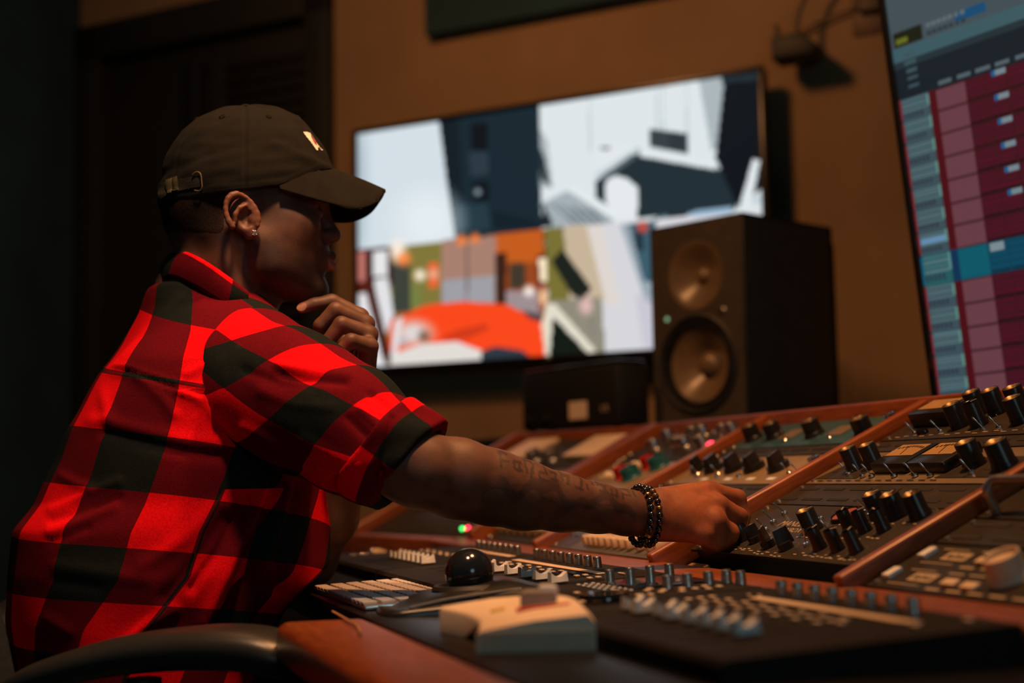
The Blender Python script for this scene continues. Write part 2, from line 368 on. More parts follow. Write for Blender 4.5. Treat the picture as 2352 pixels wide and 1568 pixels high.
def screen_mesh(Wd, Hd, nx, ny, fn):
    xs = np.linspace(0, Wd, nx + 1); zs = np.linspace(0, Hd, ny + 1)
    V = [(x, 0, z) for z in zs for x in xs]
    F = [(j * (nx + 1) + i, j * (nx + 1) + i + 1, (j + 1) * (nx + 1) + i + 1, (j + 1) * (nx + 1) + i) for j in range(ny) for i in range(nx)]
    me = mesh_from(V, F, False, 'picture')
    col = fn(np.array(V)); at = me.color_attributes.new('picture', 'FLOAT_COLOR', 'POINT')
    c = np.clip(col, 0, 255) / 255.0; c = np.where(c <= 0.04045, c / 12.92, ((c + 0.055) / 1.055) ** 2.4)
    at.data.foreach_set('color', np.concatenate([c, np.ones((len(c), 1))], 1).astype(np.float32).ravel())
    return me
PICT = attr_emit('display_picture', 'picture', 1.0)
# ------------------------------------------------------------------ television
TVB = float(aty(1757, 797, 3.47)[2]); TVT = float(TVR[2]); TVH = TVT - TVB
tvo = TVL.copy(); tvo[2] = TVB
TVF = frame(tvo, wx, -wn, (0, 0, 1)) @ T(0, 0, 0)
tv = thing('flat_television', 'large flat television on the tan wall showing four camera pictures', 'television', TVF)
b = 0.014
part('screen', screen_mesh(TVW - 2 * b, TVH - 2 * b, 300, 180, lambda V: paint_tv(*proj((np.array(tvo) + np.outer(V[:, 0] + b, wx) + np.outer(V[:, 2] + b, [0, 0, 1.0]))))), PICT, tv, T(b, 0, b))
part('bezel', mboxes([(0, TVW, -0.006, 0.02, 0, b), (0, TVW, -0.006, 0.02, TVH - b, TVH), (0, b, -0.006, 0.02, 0, TVH), (TVW - b, TVW, -0.006, 0.02, 0, TVH)], 0.002), KBLACK, tv)
part('housing', mboxes([(0.004, TVW - 0.004, 0.004, 0.05, 0.004, TVH - 0.004), (0.25, TVW - 0.25, 0.05, 0.075, 0.1, TVH - 0.15)], 0.004), RUBBER, tv)
part('wall_mount', mboxes([(TVW / 2 - 0.2, TVW / 2 + 0.2, 0.075, 0.11, 0.25, 0.5)], 0.003), RUBBER, tv)
part('emblem', mbox(-0.012, 0.012, -0.009, -0.006, 0.001, 0.011, 0.001), STEEL, tv, T(TVW * 0.5, 0, 0))
# ------------------------------------------------------------------ small devices on the wall
cx, cz = wall_xy(1832, 112, 0.10)
dv = thing('wall_receiver', 'small black device with stub antenna on the wall beside the television', 'receiver', WALLF @ T(cx, -0.10, cz))
part('case', prism([(-0.055, -0.028), (0.050, -0.028), (0.058, -0.005), (0.02, 0.03), (-0.055, 0.03)], -0.042, 0.042, 0.006), RUBBER, dv, R(90, 'X') @ T(0, 0, 0))
part('antenna', lathe([(0, 0), (0.006, 0), (0.005, 0.045), (0, 0.046)], 10), RUBBER, dv, T(-0.045, 0, 0.025) @ R(-10, 'Y'))
part('wall_bracket', mboxes([(-0.02, 0.02, 0.03, 0.10, -0.015, 0.015)], 0.003), RUBBER, dv)
part('cable', tube(crom([(0.0, 0, 0.03), (0.0, 0.01, 0.08), (0.018, 0.02, 0.13), (0.05, 0.03, 0.17), (0.10, 0.04, 0.22), (0.14, 0.05, 0.32)], 6), 0.006), M('grey_cable', (0.12, 0.10, 0.08), 0.5), dv, label='grey cable curving up from the case')
cx2, cz2 = wall_xy(1998, 25, 0.03)
br = thing('wall_cable_box', 'small brown cable box near the top edge of the software monitor', 'cable box', WALLF @ T(cx2, 0, cz2))
part('back_plate', mboxes([(-0.05, 0.05, -0.008, 0, -0.05, 0.05)], 0.002), M('brown_plastic', (0.10, 0.05, 0.025), 0.5), br)
part('cover', mboxes([(-0.03, 0.04, -0.03, -0.008, 0.0, 0.045)], 0.006), M('dark_brown_plastic', (0.05, 0.028, 0.016), 0.5), br)
part('lead', tube(crom([(-0.03, -0.015, 0.02), (-0.10, -0.02, 0.005), (-0.18, -0.015, -0.02), (-0.24, -0.012, -0.05)], 6), 0.004), M('tan_cable', (0.16, 0.09, 0.045), 0.5), br)
# ------------------------------------------------------------------ shelf behind the console
TH = math.radians(17.93)
r1 = np.array([-math.sin(TH), math.cos(TH), 0]); r2 = np.array([math.cos(TH), math.sin(TH), 0])
D2 = np.array([.1806, 1.7806, .772]); TI = math.radians(25.4)
u2 = r2 * math.cos(TI) + np.array([0, 0, math.sin(TI)]); nn = np.cross(-r1, u2)
DESKF = frame((D2[0], D2[1], 0), -r1, r2, (0, 0, 1))      # x towards the near end, y away from the operator
BAYF = frame(D2, -r1, u2, nn)                             # x the same, y up the slope, z out of the panels
SHZ = 0.972
sh = thing('equipment_shelf', 'black shelf behind the console carrying the speaker and boxes', 'shelf', DESKF @ T(0, 0, 0))
part('shelf_board', prism([(-0.60, 0.455), (-0.93, 0.455), (-1.32, 0.345), (-1.60, 0.262), (-1.75, 0.262), (-1.75, 1.05), (-0.60, 1.05)], SHZ - 0.025, SHZ, 0.002), RUBBER, sh)
for lx, ly in ((-1.7, 0.32), (-1.7, 1.0), (-0.65, 1.0), (-0.65, 0.5)):
    part('leg', mbox(-0.02, 0.02, -0.02, 0.02, 0, SHZ - 0.025, 0.002), RUBBER, sh, T(lx, ly, 0))
# ------------------------------------------------------------------ loudspeaker
spb = aty(1607, 950, 2.95); 
sdir = np.array([-0.74, -0.67, 0]); sdir /= np.linalg.norm(sdir)     # the way it faces
SPF = frame((spb[0], spb[1], SHZ), np.cross(sdir, [0, 0, 1.0]) * -1, -sdir, (0, 0, 1))
sp = thing('studio_monitor_speaker', 'black two-way studio loudspeaker standing on the shelf before the television', 'loudspeaker', SPF)
def baffle(Wd, z0, z1, holes, th=0.02, n=64):
    """plate in the xz plane with round holes; tiles stacked in z"""
    bm = bmesh.new()
    zs = [z0] + [h[3] for h in holes[:-1]] + [z1]
    for k, (hx, hz, hr, _) in enumerate(holes):
        x0, x1, a, c = -Wd / 2, Wd / 2, zs[k], zs[k + 1]
        ang = sorted([2 * math.pi * i / n for i in range(n)] + [math.atan2(zz - hz, xx - hx) % (2 * math.pi) for xx in (x0, x1) for zz in (a, c)])
        inn, out, inb = [], [], []
        for t in ang:
            dx, dz = math.cos(t), math.sin(t)
            s = min([((x1 - hx) / dx) if dx > 1e-9 else 9, ((x0 - hx) / dx) if dx < -1e-9 else 9, ((c - hz) / dz) if dz > 1e-9 else 9, ((a - hz) / dz) if dz < -1e-9 else 9])
            inn.append(bm.verts.new((hx + hr * dx, 0, hz + hr * dz))); inb.append(bm.verts.new((hx + hr * dx, th, hz + hr * dz))); out.append(bm.verts.new((hx + s * dx, 0, hz + s * dz)))
        m = len(ang)
        for i in range(m):
            j = (i + 1) % m
            bm.faces.new((inn[i], inn[j], out[j], out[i])); bm.faces.new((inn[j], inn[i], inb[i], inb[j]))
    bmesh.ops.remove_doubles(bm, verts=bm.verts, dist=1e-5)
    return bm_mesh(bm, auto=30)
SW, SH, SD = 0.256, 0.425, 0.31
SPK = M('speaker_baffle_black', (0.060, 0.050, 0.038), 0.42, var=0.15, bump=0.1, bscale=500)
SPC = M('speaker_cabinet_black', (0.016, 0.018, 0.019), 0.5, var=0.15, bump=0.08, bscale=600)
part('baffle', baffle(SW - 0.012, 0.012, SH + 0.006, [(0, 0.135, 0.100, 0.248), (0, 0.322, 0.072, None)]), SPK, sp)
bm = bmesh.new(); box_bm(bm, -SW / 2, SW / 2, 0.004, SD, 0.012, SH + 0.012, 0.006, 3)
part('cabinet', mboxes([(-SW / 2, -SW / 2 + 0.012, 0.001, SD, 0.012, SH + 0.012), (SW / 2 - 0.012, SW / 2, 0.001, SD, 0.012, SH + 0.012), (-SW / 2, SW / 2, 0.001, SD, SH, SH + 0.012), (-SW / 2, SW / 2, 0.001, SD, 0.012, 0.022), (-SW / 2, SW / 2, SD - 0.02, SD, 0.012, SH + 0.012)], 0.004), SPC, sp); bm.free()
part('rear_heatsink', mbox(-SW / 2 + 0.01, SW / 2 - 0.01, SD, SD + 0.02, 0.03, SH - 0.02, 0.004), RUBBER, sp)
WO = T(0, 0, 0.135) @ R(90, 'X')
part('woofer_ring', lathe([(0.097, -0.006), (0.106, -0.001), (0.106, 0.003), (0.101, 0.006), (0.093, 0.003), (0.092, -0.008)], 64), RUBBER, sp, WO)
part('woofer_surround', lathe([(0.094, -0.004), (0.089, 0.003), (0.083, 0.003), (0.078, -0.006)], 64), KBLACK, sp, WO)
CONE = M('woofer_cone', (0.17, 0.115, 0.06), 0.30, var=0.1, spec=0.6)
part('woofer_cone', lathe([(0.079, -0.006), (0.060, -0.016), (0.040, -0.029), (0.024, -0.042), (0.010, -0.046), (0, -0.046)], 64), CONE, sp, WO)
part('dust_cap', lathe([(0.027, -0.038), (0.022, -0.028), (0.012, -0.022), (0, -0.020)], 40), CONE, sp, WO)
TW = T(0, 0, 0.322) @ R(90, 'X')
part('waveguide', lathe([(0.0735, 0.001), (0.070, 0.001), (0.058, -0.006), (0.042, -0.015), (0.026, -0.024), (0.017, -0.027), (0.0, -0.028)], 64), M('waveguide_metal', (0.15, 0.105, 0.058), 0.32, var=0.1, spec=0.6), sp, TW)
part('tweeter_dome', lathe([(0.0165, -0.027), (0.013, -0.020), (0.007, -0.016), (0, -0.015)], 32), CONE, sp, TW)
part('power_lamp', lathe([(0, 0.002), (0.004, 0.002), (0.005, 0)], 16), M('pale_green_lamp', (0.2, 0.3, 0.2), 0.4, emit=(0.4, 0.8, 0.5), estr=0.5), sp, T(-0.082, 0, 0.236) @ R(90, 'X'))
part('round_badge', lathe([(0, 0.003), (0.006, 0.003), (0.0085, 0.0015), (0.009, 0)], 20), STEEL, sp, T(0.07, 0, 0.238) @ R(90, 'X'))
for q in range(8):
    a_ = math.radians(22.5 + 45 * q)
    part('screw', lathe([(0, 0.002), (0.0025, 0.0015), (0.003, 0)], 8), KBLACK, sp, T(0.100 * math.cos(a_), -0.006, 0.135 + 0.100 * math.sin(a_)) @ R(90, 'X'))
for fx in (-0.09, 0.09):
    for fy in (0.04, 0.26): part('foot', lathe([(0, 0), (0.014, 0), (0.014, 0.013), (0, 0.013)], 16), RUBBER, sp, T(fx, fy, 0))
# ------------------------------------------------------------------ black boxes on the shelf with a white note
bo = aty(1200, 985, 3.27); bdir = np.array([0.53, -0.848, 0]); bdir /= np.linalg.norm(bdir)
BXF = frame((bo[0], bo[1], SHZ), bdir, np.cross([0, 0, 1.0], bdir), (0, 0, 1))
bx = thing('black_equipment_case', 'wide black equipment case with a white note taped on, left of the speaker', 'equipment case', BXF)
part('chassis', mboxes([(0, 0.37, 0, 0.085, 0.012, 0.140)], 0.006), RUBBER, bx)
part('lid', mboxes([(0.004, 0.366, 0.004, 0.081, 0.140, 0.150)], 0.004), KBLACK, bx)
part('note', mbox(0.194, 0.262, -0.0022, -0.001, 0.030, 0.068), PAPER, bx, label='white square paper note')
part('lettering', text_mesh('L/R', 0.020), PRINT, bx, T(0.326, -0.0012, 0.042) @ R(90, 'X'))
for kx in (0.03, 0.10): part('knob', lathe([(0, 0.012), (0.007, 0.012), (0.009, 0.0)], 16), KBLACK, bx, T(kx, 0, 0.035) @ R(90, 'X'))
for kx in (0.02, 0.35):
    for ky in (0.015, 0.07): part('foot', lathe([(0, 0), (0.009, 0), (0.009, 0.012), (0, 0.012)], 12), RUBBER, bx, T(kx, ky, 0))
# ------------------------------------------------------------------ software monitor
ml = aty(2139, 884, 2.28); md = np.array([0.566, -0.824, 0.03]); md /= np.linalg.norm(md)
mnr = np.cross(md, [0, 0, 1.0]); mnr /= np.linalg.norm(mnr)
mt = aty(2037, 0, 2.28); 
tilt = math.radians(5.6); mup = np.array([0, 0, 1.0]) * math.cos(tilt) + mnr * math.sin(tilt); mup -= md * (mup @ md); mup /= np.linalg.norm(mup)
MW, MH = 1.00, 0.72
mo = ml - mup * 0.05
MOF = frame(mo, md, np.cross(mup, md), mup)
mon = thing('software_monitor', 'large tilted monitor showing red and pink audio software tracks', 'monitor', MOF)
mb_ = 0.012
mnn = np.cross(mup, md)
def muv(px, py):
    p = atpl(px, py, mo, mnn) - mo; return float(p @ md) - mb_, float(p @ mup) - mb_
U = [muv(xp, 600)[0] for xp in (2104, 2118, 2185, 2203, 2273, 2322, 2372)]
VR = [muv(2205, yp)[1] for yp in (186, 240, 296, 352, 407, 461, 515, 570, 643, 698, 754, 809, 862, 915)]
_, vtool0 = muv(2080, 130); _, vtool1 = muv(2080, 105)
def paint_daw(V):
    u = V[:, 0]; v = V[:, 2]; c = np.zeros((len(u), 3)) + np.array([16, 38, 48.])
    def B(col, u0, u1, v0, v1, a=1.0):
        m = ((u >= u0) & (u < u1) & (v >= min(v0, v1)) & (v < max(v0, v1)))[:, None] * a; c[:] = c * (1 - m) + np.array(col, float) * m
    px, py = proj(np.array(mo) + np.outer(u + mb_, md) + np.outer(v + mb_, mup))
    vt = vtool0
    B((78, 98, 106), 0, 9, vtool1, 9); B((70, 110, 120), 0, 9, vt - 0.006, vtool1 - 0.002); B((36, 60, 68), 0, 9, vt - 0.016, vt - 0.006)
    B((16, 38, 48), 0, 9, -1, vt - 0.018)
    d0 = muv(2053, 95); d1 = muv(2116, 60)
    B((24, 34, 22), d0[0], d1[0], d0[1] - 0.012, d0[1] + 0.012); B((120, 130, 40), d0[0] + 0.004, d0[0] + 0.028, d0[1] - 0.008, d0[1] + 0.0)
    e0 = muv(2192, 45); e1 = muv(2262, 12)
    B((12, 92, 140), e0[0], e1[0], e0[1] - 0.006, e0[1] + 0.010)
    for k in range(7): B((112, 130, 136), d1[0] + 0.008 + k * 0.011, d1[0] + 0.016 + k * 0.011, d0[1] + 0.002, d0[1] + 0.010); B((52, 68, 76), d1[0] + 0.008 + k * 0.011, d1[0] + 0.016 + k * 0.011, d0[1] - 0.010, d0[1] - 0.004)
    for k in range(5):
        q = muv(2075 + 3 * k, 128 + 18 * k + 0)
        B((70, 100, 110), q[0], q[0] + 0.022, q[1] - 0.003, q[1] + 0.002)
    vtop = VR[0]; hcol = muv(2140, 200)[1]
    for k in range(len(VR) - 1):
        v1, v0 = VR[k], VR[k + 1]; teal = (k == 7); dv_ = v1 - v0
        B((70, 22, 32) if not teal else (4, 74, 94), U[2], 9, v0, v1)
        B((88, 14, 26) if not teal else (6, 60, 100), U[2], U[3], v0, v1)
        B((126, 74, 86) if not teal else (0, 108, 128), U[3], U[4], v0 + dv_ * 0.06, v1 - dv_ * 0.06)
        B((92, 52, 64) if not teal else (0, 100, 120), U[3], U[4], v0, v0 + dv_ * 0.05)
        for j in range(9):
            ua = U[4] + j * (U[5] - U[4]) + 0.001; ub = ua + (U[5] - U[4]) - 0.003
            B((74, 22, 36) if not teal else (0, 78, 104), ua, ub, v0 + dv_ * 0.12, v1 - dv_ * 0.04)
            for g in range(4): B((98, 14, 44) if not teal else (0, 86, 116), ua, ub, v0 + dv_ * (0.18 + 0.2 * g), v0 + dv_ * (0.25 + 0.2 * g))
            B((44, 14, 24) if not teal else (0, 60, 84), ua, ub, v0 + dv_ * 0.0, v0 + dv_ * 0.10)
        B((160, 26, 40) if not teal else (0, 112, 150), U[0], U[1], v0 + dv_ * 0.04, v1 - dv_ * 0.04)
        B((70, 96, 106) if not teal else (40, 110, 116), U[1], U[2], v0, v1)
        for g in range(4): B((104, 140, 146), U[1] + 0.002, U[2] - 0.002, v0 + dv_ * (0.40 + 0.15 * g), v0 + dv_ * (0.46 + 0.15 * g))
        for g in range(5): B((46, 56, 74), U[1] + 0.002 + g * 0.0085, U[1] + 0.006 + g * 0.0085, v0 + dv_ * 0.1, v0 + dv_ * 0.32)
        B((110, 170, 160), U[2] - 0.005, U[2] - 0.001, v0 + dv_ * 0.42, v1 - dv_ * 0.06)
        if k < 6 and k >= 0:
            B((20, 110, 170), U[5] + 0.012, U[5] + 0.018, v1 - dv_ * 0.28, v1 - dv_ * 0.04); B((140, 160, 170), U[5] + 0.018, U[5] + 0.036, v1 - dv_ * 0.28, v1 - dv_ * 0.04)
        if k == 7: B((150, 170, 180), U[4] + 0.003, U[4] + 0.030, v1 - dv_ * 0.30, v1 - dv_ * 0.06)
        if k == 6: B((120, 170, 215), U[1] + 0.002, U[2] - 0.004, v0 + dv_ * 0.45, v0 + dv_ * 0.70)
    for j in range(7):
        ua = U[3] + 0.006 + j * (U[5] - U[4]) * 0.95; B((96, 116, 124), ua, ua + 0.026, vtop + 0.003, vtop + 0.010)
    return c * (0.80)
part('screen', screen_mesh(MW - 2 * mb_, MH - 2 * mb_, 460, 320, paint_daw), PICT, mon, T(mb_, 0, mb_))
part('bezel', mboxes([(0, MW, -0.005, 0.016, 0, mb_), (0, MW, -0.005, 0.016, MH - mb_, MH), (0, mb_, -0.005, 0.016, 0, MH), (MW - mb_, MW, -0.005, 0.016, 0, MH)], 0.002), KGLOSS, mon)
part('housing', mboxes([(0.004, MW - 0.004, 0.004, 0.035, 0.004, MH - 0.004)], 0.006), RUBBER, mon)
part('stand_pole', mboxes([(0.44, 0.56, 0.035, 0.075, -0.92, 0.35)], 0.004), RUBBER, mon)
part('stand_base', mboxes([(0.25, 0.75, -0.02, 0.28, -0.965, -0.93)], 0.004), RUBBER, mon)
# ================================================================== console
BW = 0.4455                                               # bay pitch
con = thing('studio_console', 'curved studio console with cherry wood rails and sloping equipment bays', 'console desk', DESKF)
part('desktop', mbox(-1.0, 1.05, -0.425, 0.0, 0.715, 0.745, 0.002), DESK, con)
bm = bmesh.new(); box_bm(bm, 0.25, 1.05, -0.515, -0.425, 0.705, 0.746, 0.012, 4)
part('armrest', bm_mesh(bm), WOOD, con, label='cherry wood armrest along the front edge')
part('lower_rail', mbox(-0.815, 1.05, -0.084, 0.004, 0.735, 0.772, 0.004, 3), WOOD, con)
L = 0.432
zr = L * math.sin(TI); yr = L * math.cos(TI)
part('upper_rail', mbox(-0.90, 1.05, yr - 0.002, yr + 0.042, 0.772 + zr - 0.045, 0.772 + zr + 0.020, 0.004, 3), WOOD, con)
slope = T(0, 0, 0.772) @ R(math.degrees(TI), 'X')
for k in range(5):
    x = (k - 2) * BW
    if k == 0: 
        part('divider', prism([(0.074, -0.010), (0.098, -0.010), (0.021, L + 0.004), (-0.058, L + 0.004)], -0.02, 0.022, 0.004, 3), WOOD_Y, con, T(x, 0, 0) @ slope, label='wide cherry wood wedge between two console wings')
    else:
        part('divider', mbox(-0.0076, 0.0076, -0.014, L + 0.004, -0.02, 0.017, 0.004, 3), WOOD_Y, con, T(x, 0, 0) @ slope)
part('bay_tray', mbox(-0.89, 1.05, 0.0, L, -0.075, -0.065), RUBBER, con, slope)
part('plinth', mboxes([(-0.95, 1.0, -0.05, 0.40, 0.0, 0.70)], 0.003), RUBBER, con)
part('bay_wall', mboxes([(-0.89, 1.05, -0.004, 0.0, -0.075, -0.02)]), DARKWOOD, con, slope)

part('bay_floor', mbox(0.012, BW - 0.012, 0.0, 0.060, -0.040, -0.034), M('blue_grey_steel', (0.075, 0.115, 0.14), 0.35, 0.3, var=0.3, scale=18), con, slope)
part('bay_bracket', prism([(0.012, 0.002), (0.085, 0.002), (0.060, 0.032), (0.012, 0.032)], -0.030, -0.016, 0.002), BEIGE, con, slope)
# ---- parts used on the panels
def knob_round(r, h): return lathe([(0, h - 0.0050), (r * 0.90, h - 0.0045), (r * 0.91, h - 0.0004), (r * 0.96, h), (r, h - 0.03 * h), (r * 1.02, h * 0.25), (r * 1.12, h * 0.18), (r * 1.18, 0.0)], 24)
def knob_fin(r, h):
    k = ('fin', r, h)
    if k not in _cache:
        bm = bmesh.new()
        n = 20
        for rr0, rr1, z0, z1 in ((r, r * 0.97, 0, h * 0.35),):
            lo = [bm.verts.new((rr0 * math.cos(2 * math.pi * i / n), rr0 * math.sin(2 * math.pi * i / n), z0)) for i in range(n)]
            hi = [bm.verts.new((rr1 * math.cos(2 * math.pi * i / n), rr1 * math.sin(2 * math.pi * i / n), z1)) for i in range(n)]
            bm.faces.new(hi); bm.faces.new(lo[::-1])
            for i in range(n): bm.faces.new((lo[i], lo[(i + 1) % n], hi[(i + 1) % n], hi[i]))
        o = [(-r * 0.95, -r * 0.38), (r * 0.75, -r * 0.38), (r * 1.35, 0), (r * 0.75, r * 0.38), (-r * 0.95, r * 0.38)]
        lo = [bm.verts.new((x, y, h * 0.2)) for x, y in o]; hi = [bm.verts.new((x * 0.8, y * 0.45, h)) for x, y in o]
        bm.faces.new(hi); bm.faces.new(lo[::-1])
        for i in range(5): bm.faces.new((lo[i], lo[(i + 1) % 5], hi[(i + 1) % 5], hi[i]))
        _cache[k] = bm_mesh(bm, auto=30)
    return _cache[k]
INLAY = M('dark_bronze_inlay', (0.15, 0.10, 0.05), 0.40, 0.8, var=0.1)
POINTER = mbox(-0.0007, 0.0007, 0.001, 0.009, 0, 0.0008)
TOGG_NUT = lathe([(0, 0.0035), (0.003, 0.0035), (0.0042, 0.002), (0.0042, 0)], 10)
TOGG_BAT = lathe([(0, 0.0165), (0.0011, 0.0161), (0.0014, 0.015), (0.0008, 0.007), (0.0007, 0)], 10)
def add_knob(u, x, y, z, kind='round', r=0.0105, h=0.021, rot=0, mat=None, point=True):
    if mat is None: h = round(h * 1.10, 4); r = round(r * 0.95, 5)
    me = knob_round(r, h) if kind == 'round' else knob_fin(r, h)
    k = part('knob', me, mat or KBLACK, u, T(x, y, z) @ R(rot, 'Z'))
    if kind == 'round' and mat is None and r > 0.0105: part('cap_inlay', lathe([(0, h - 0.0046), (r * 0.35, h - 0.0042), (r * 0.65, h - 0.0028), (r * 0.91, h - 0.0004)], 24), INLAY, k)
    if point: part('pointer_line', POINTER, PRINT, k, T(0, 0, h - 0.0006) if kind == 'round' else T(0, 0, h) @ R(-90, 'Z') @ Matrix.Scale(0.6, 4))
    return k
def add_toggle(u, x, y, z, dx=0.0, dy=25):
    t = part('toggle_switch', TOGG_NUT, CHROME, u, T(x, y, z))
    part('lever', TOGG_BAT, CHROME, t, T(0, 0, 0.003) @ R(dy, 'X') @ R(dx, 'Y')); return t
def add_screw(u, x, y, z): return part('screw', lathe([(0, 0.002), (0.0028, 0.0018), (0.0038, 0.0)], 10), STEEL, u, T(x, y, z))
def unit(name, label, cat, x0, x1, l0, l1, mat, depth=0.06, zt=0.0, screws=True):
    u = thing(name, label, cat, BAYF @ T(x0, l0, 0))
    wd, ht = x1 - x0, l1 - l0
    part('faceplate', mbox(0, wd, 0, ht, -0.004, zt, 0.0012), mat, u)
    part('chassis', mbox(0.008, wd - 0.008, 0.004, ht - 0.004, -depth, -0.004), RUBBER, u)
    if screws:
        for sx in (0.010, wd - 0.010):
            for sy in (0.008, ht - 0.008): add_screw(u, sx, sy, zt)
    return u
def marks(u, spec, z, mat=PRINT):
    """small printed legends as one flat print"""
    bm = bmesh.new()
    for (x, y, w_, h_) in spec: box_bm(bm, x - w_ / 2, x + w_ / 2, y - h_ / 2, y + h_ / 2, z, z + 0.0003)
    return part('panel_legend', bm_mesh(bm, smooth=False), mat, u)
def vent(x0, x1, l0, l1, rows, label, n=8):
    u = unit('vent_panel', label, 'vent panel', x0, x1, l0, l1, PBLACK, screws=True)
    wd, ht = x1 - x0, l1 - l0
    for r_ in range(rows):
        y = ht * (r_ + 0.5) / rows
        for i in range(n): part('vent_slot', cbox(wd / n * 0.72, 0.0055, 0.0006), SLOT, u, T(wd * (i + 0.5 + (0.12 if r_ % 2 else -0.08)) / n, y, 0.0))
    return u
gap = 0.0135
# ---- bay B (between the two nearest full dividers): voice channel, vents, stereo compressor, top unit
X0, X1 = gap, BW - gap
u = unit('voice_channel_strip', 'black processor panel with large black knobs that the man turns', 'audio processor', X0, X1, 0.036, 0.158, PBLACK, 0.09, 0.0)
ox, oy = X0, 0.036
LK = [(0.105, 0.068, 'round', 0.0082, 0.019, 10), (0.138, 0.065, 'fin', 0.0080, 0.019, 80), (0.184, 0.057, 'fin', 0.0092, 0.022, 130), (0.226, 0.056, 'fin', 0.0092, 0.022, 70),
      (0.216, 0.100, 'round', 0.0112, 0.023, -30), (0.288, 0.104, 'round', 0.0074, 0.022, 40), (0.318, 0.104, 'round', 0.0074, 0.022, -20), (0.348, 0.108, 'round', 0.0074, 0.022, 70),
      (0.290, 0.062, 'round', 0.0074, 0.022, 15), (0.326, 0.062, 'round', 0.0074, 0.022, -60), (0.362, 0.062, 'round', 0.0074, 0.022, 30),
      (0.296, 0.140, 'round', 0.0112, 0.024, -15), (0.332, 0.139, 'round', 0.0112, 0.024, 20), (0.370, 0.141, 'round', 0.0112, 0.024, 50), (0.060, 0.066, 'round', 0.0082, 0.019, 0)]
for (x, y, kd, r, h, rot) in LK:
    add_knob(u, x - ox, y - oy, 0.0, kd, r, h, rot)
    part('scale_ring', lathe([(r * 1.62, 0.0003), (r * 1.55, 0.0003)], 28), GREYP, u, T(x - ox, y - oy, 0))
for (x, y, dx, dy) in [(0.118, 0.092, 5, 20), (0.104, 0.112, -20, 15), (0.096, 0.134, -20, 20), (0.262, 0.094, -12, 10), (0.255, 0.066, 8, -10), (0.262, 0.146, -25, 10), (0.280, 0.138, -25, 5), (0.196, 0.124, -20, 10)]: add_toggle(u, x - ox, y - oy, 0.0, dx, dy)
random.seed(3)
marks(u, [(k[0] - ox + q, k[1] - oy - 0.016 - random.random() * 0.002, 0.006, 0.0016) for k in LK for q in (-0.008, 0.002, 0.011)] + [(0.26 + 0.012 * q - ox, 0.046 + 0.004 * (q % 2) - oy, 0.006, 0.0014) for q in range(12)] + [(0.12 + 0.02 * q - ox, 0.045 - oy, 0.009, 0.0014) for q in range(6)] + [(0.255 - ox, 0.115 - oy, 0.014, 0.0016), (0.145 - ox, 0.10 - oy, 0.008, 0.0014), (0.40 - ox, 0.10 - oy, 0.012, 0.0016), (0.395 - ox, 0.12 - oy, 0.010, 0.0014)], 0.0)
part('lettering', text_mesh('MANLEY', 0.0165), PRINT, u, T(0.154 - ox, 0.106 - oy, 0.0))
part('lettering', text_mesh('VOXBOX', 0.0135), PRINT, u, T(0.166 - ox, 0.092 - oy, 0.0))
vm = part('round_meter', lathe([(0.018, 0), (0.018, 0.004), (0.0165, 0.005), (0.0155, 0.003), (0.0, 0.003)], 32), KBLACK, u, T(0.235 - ox, 0.134 - oy, 0.0))
part('meter_face', lathe([(0, 0.0), (0.0150, 0.0)], 28), M('red_meter_face', (0.30, 0.06, 0.03), 0.4), vm, T(0, 0, 0.0035))
vent(X0, X1, 0.160, 0.214, 2, 'black slotted vent panel above the panel with large knobs', 7)
u = unit('stereo_compressor', 'tan rack unit with two amber needle meters and black knobs', 'audio processor', X0, X1, 0.217, 0.305, TAN, 0.08)
ox, oy = X0, 0.217
for (xa, xb) in ((0.022, 0.118), (0.280, 0.425)):
    part('black_field', prism([(xa - ox + 0.0, 0.012), (xb - ox, 0.012), (xb - ox, 0.062), (xa - ox + 0.02, 0.062)], 0.0, 0.0008), PBLACK, u)
for (x, y, r) in [(0.080, 0.256, 0.0115), (0.112, 0.264, 0.0115), (0.318, 0.258, 0.0125), (0.372, 0.256, 0.0135)]: add_knob(u, x - ox, y - oy, 0.0, 'round', r, 0.027, -20)
for k, xm in enumerate((0.155, 0.232)):
    m_ = part('needle_meter', mbox(-0.036, 0.036, -0.026, 0.030, 0.0, 0.014, 0.003), KBLACK, u, T(xm - ox + 0.02, 0.050, 0.0))
    part('meter_face', mbox(-0.029, 0.029, -0.006, 0.024, 0.0, 0.0006), VUFACE, m_, T(0, 0, 0.0141))
    part('needle', mbox(-0.0005, 0.0005, -0.004, 0.020, 0, 0.0003), KBLACK, m_, T(0.0, 0, 0.0148) @ R(25, 'Z'))
    bm = bmesh.new()
    for q in range(9): box_bm(bm, -0.025 + q * 0.006, -0.022 + q * 0.006, 0.012 + 0.004 * math.sin(q / 8 * math.pi), 0.016 + 0.004 * math.sin(q / 8 * math.pi), 0.0147, 0.0150)
    part('meter_scale', bm_mesh(bm, smooth=False), KBLACK, m_)
for x in (0.128, 0.148, 0.196, 0.238, 0.268, 0.088, 0.335): add_toggle(u, x - ox, 0.016 if 0.1 < x < 0.3 else 0.022, 0.001, -14, 12)
marks(u, [(0.03 + 0.022 * q, 0.006, 0.012, 0.0016) for q in range(12)] + [(0.03, 0.03, 0.012, 0.0014), (0.34, 0.03, 0.012, 0.0016)], 0.0009, SLOT)
vent(X0, X1, 0.308, 0.338, 1, 'thin black slotted vent panel above the amber meter unit', 7)
u = unit('tube_equaliser', 'dark rack unit with many black knobs at the top right', 'audio processor', X0, X1, 0.341, 0.428, PBLACK, 0.08)
ox, oy = X0, 0.341
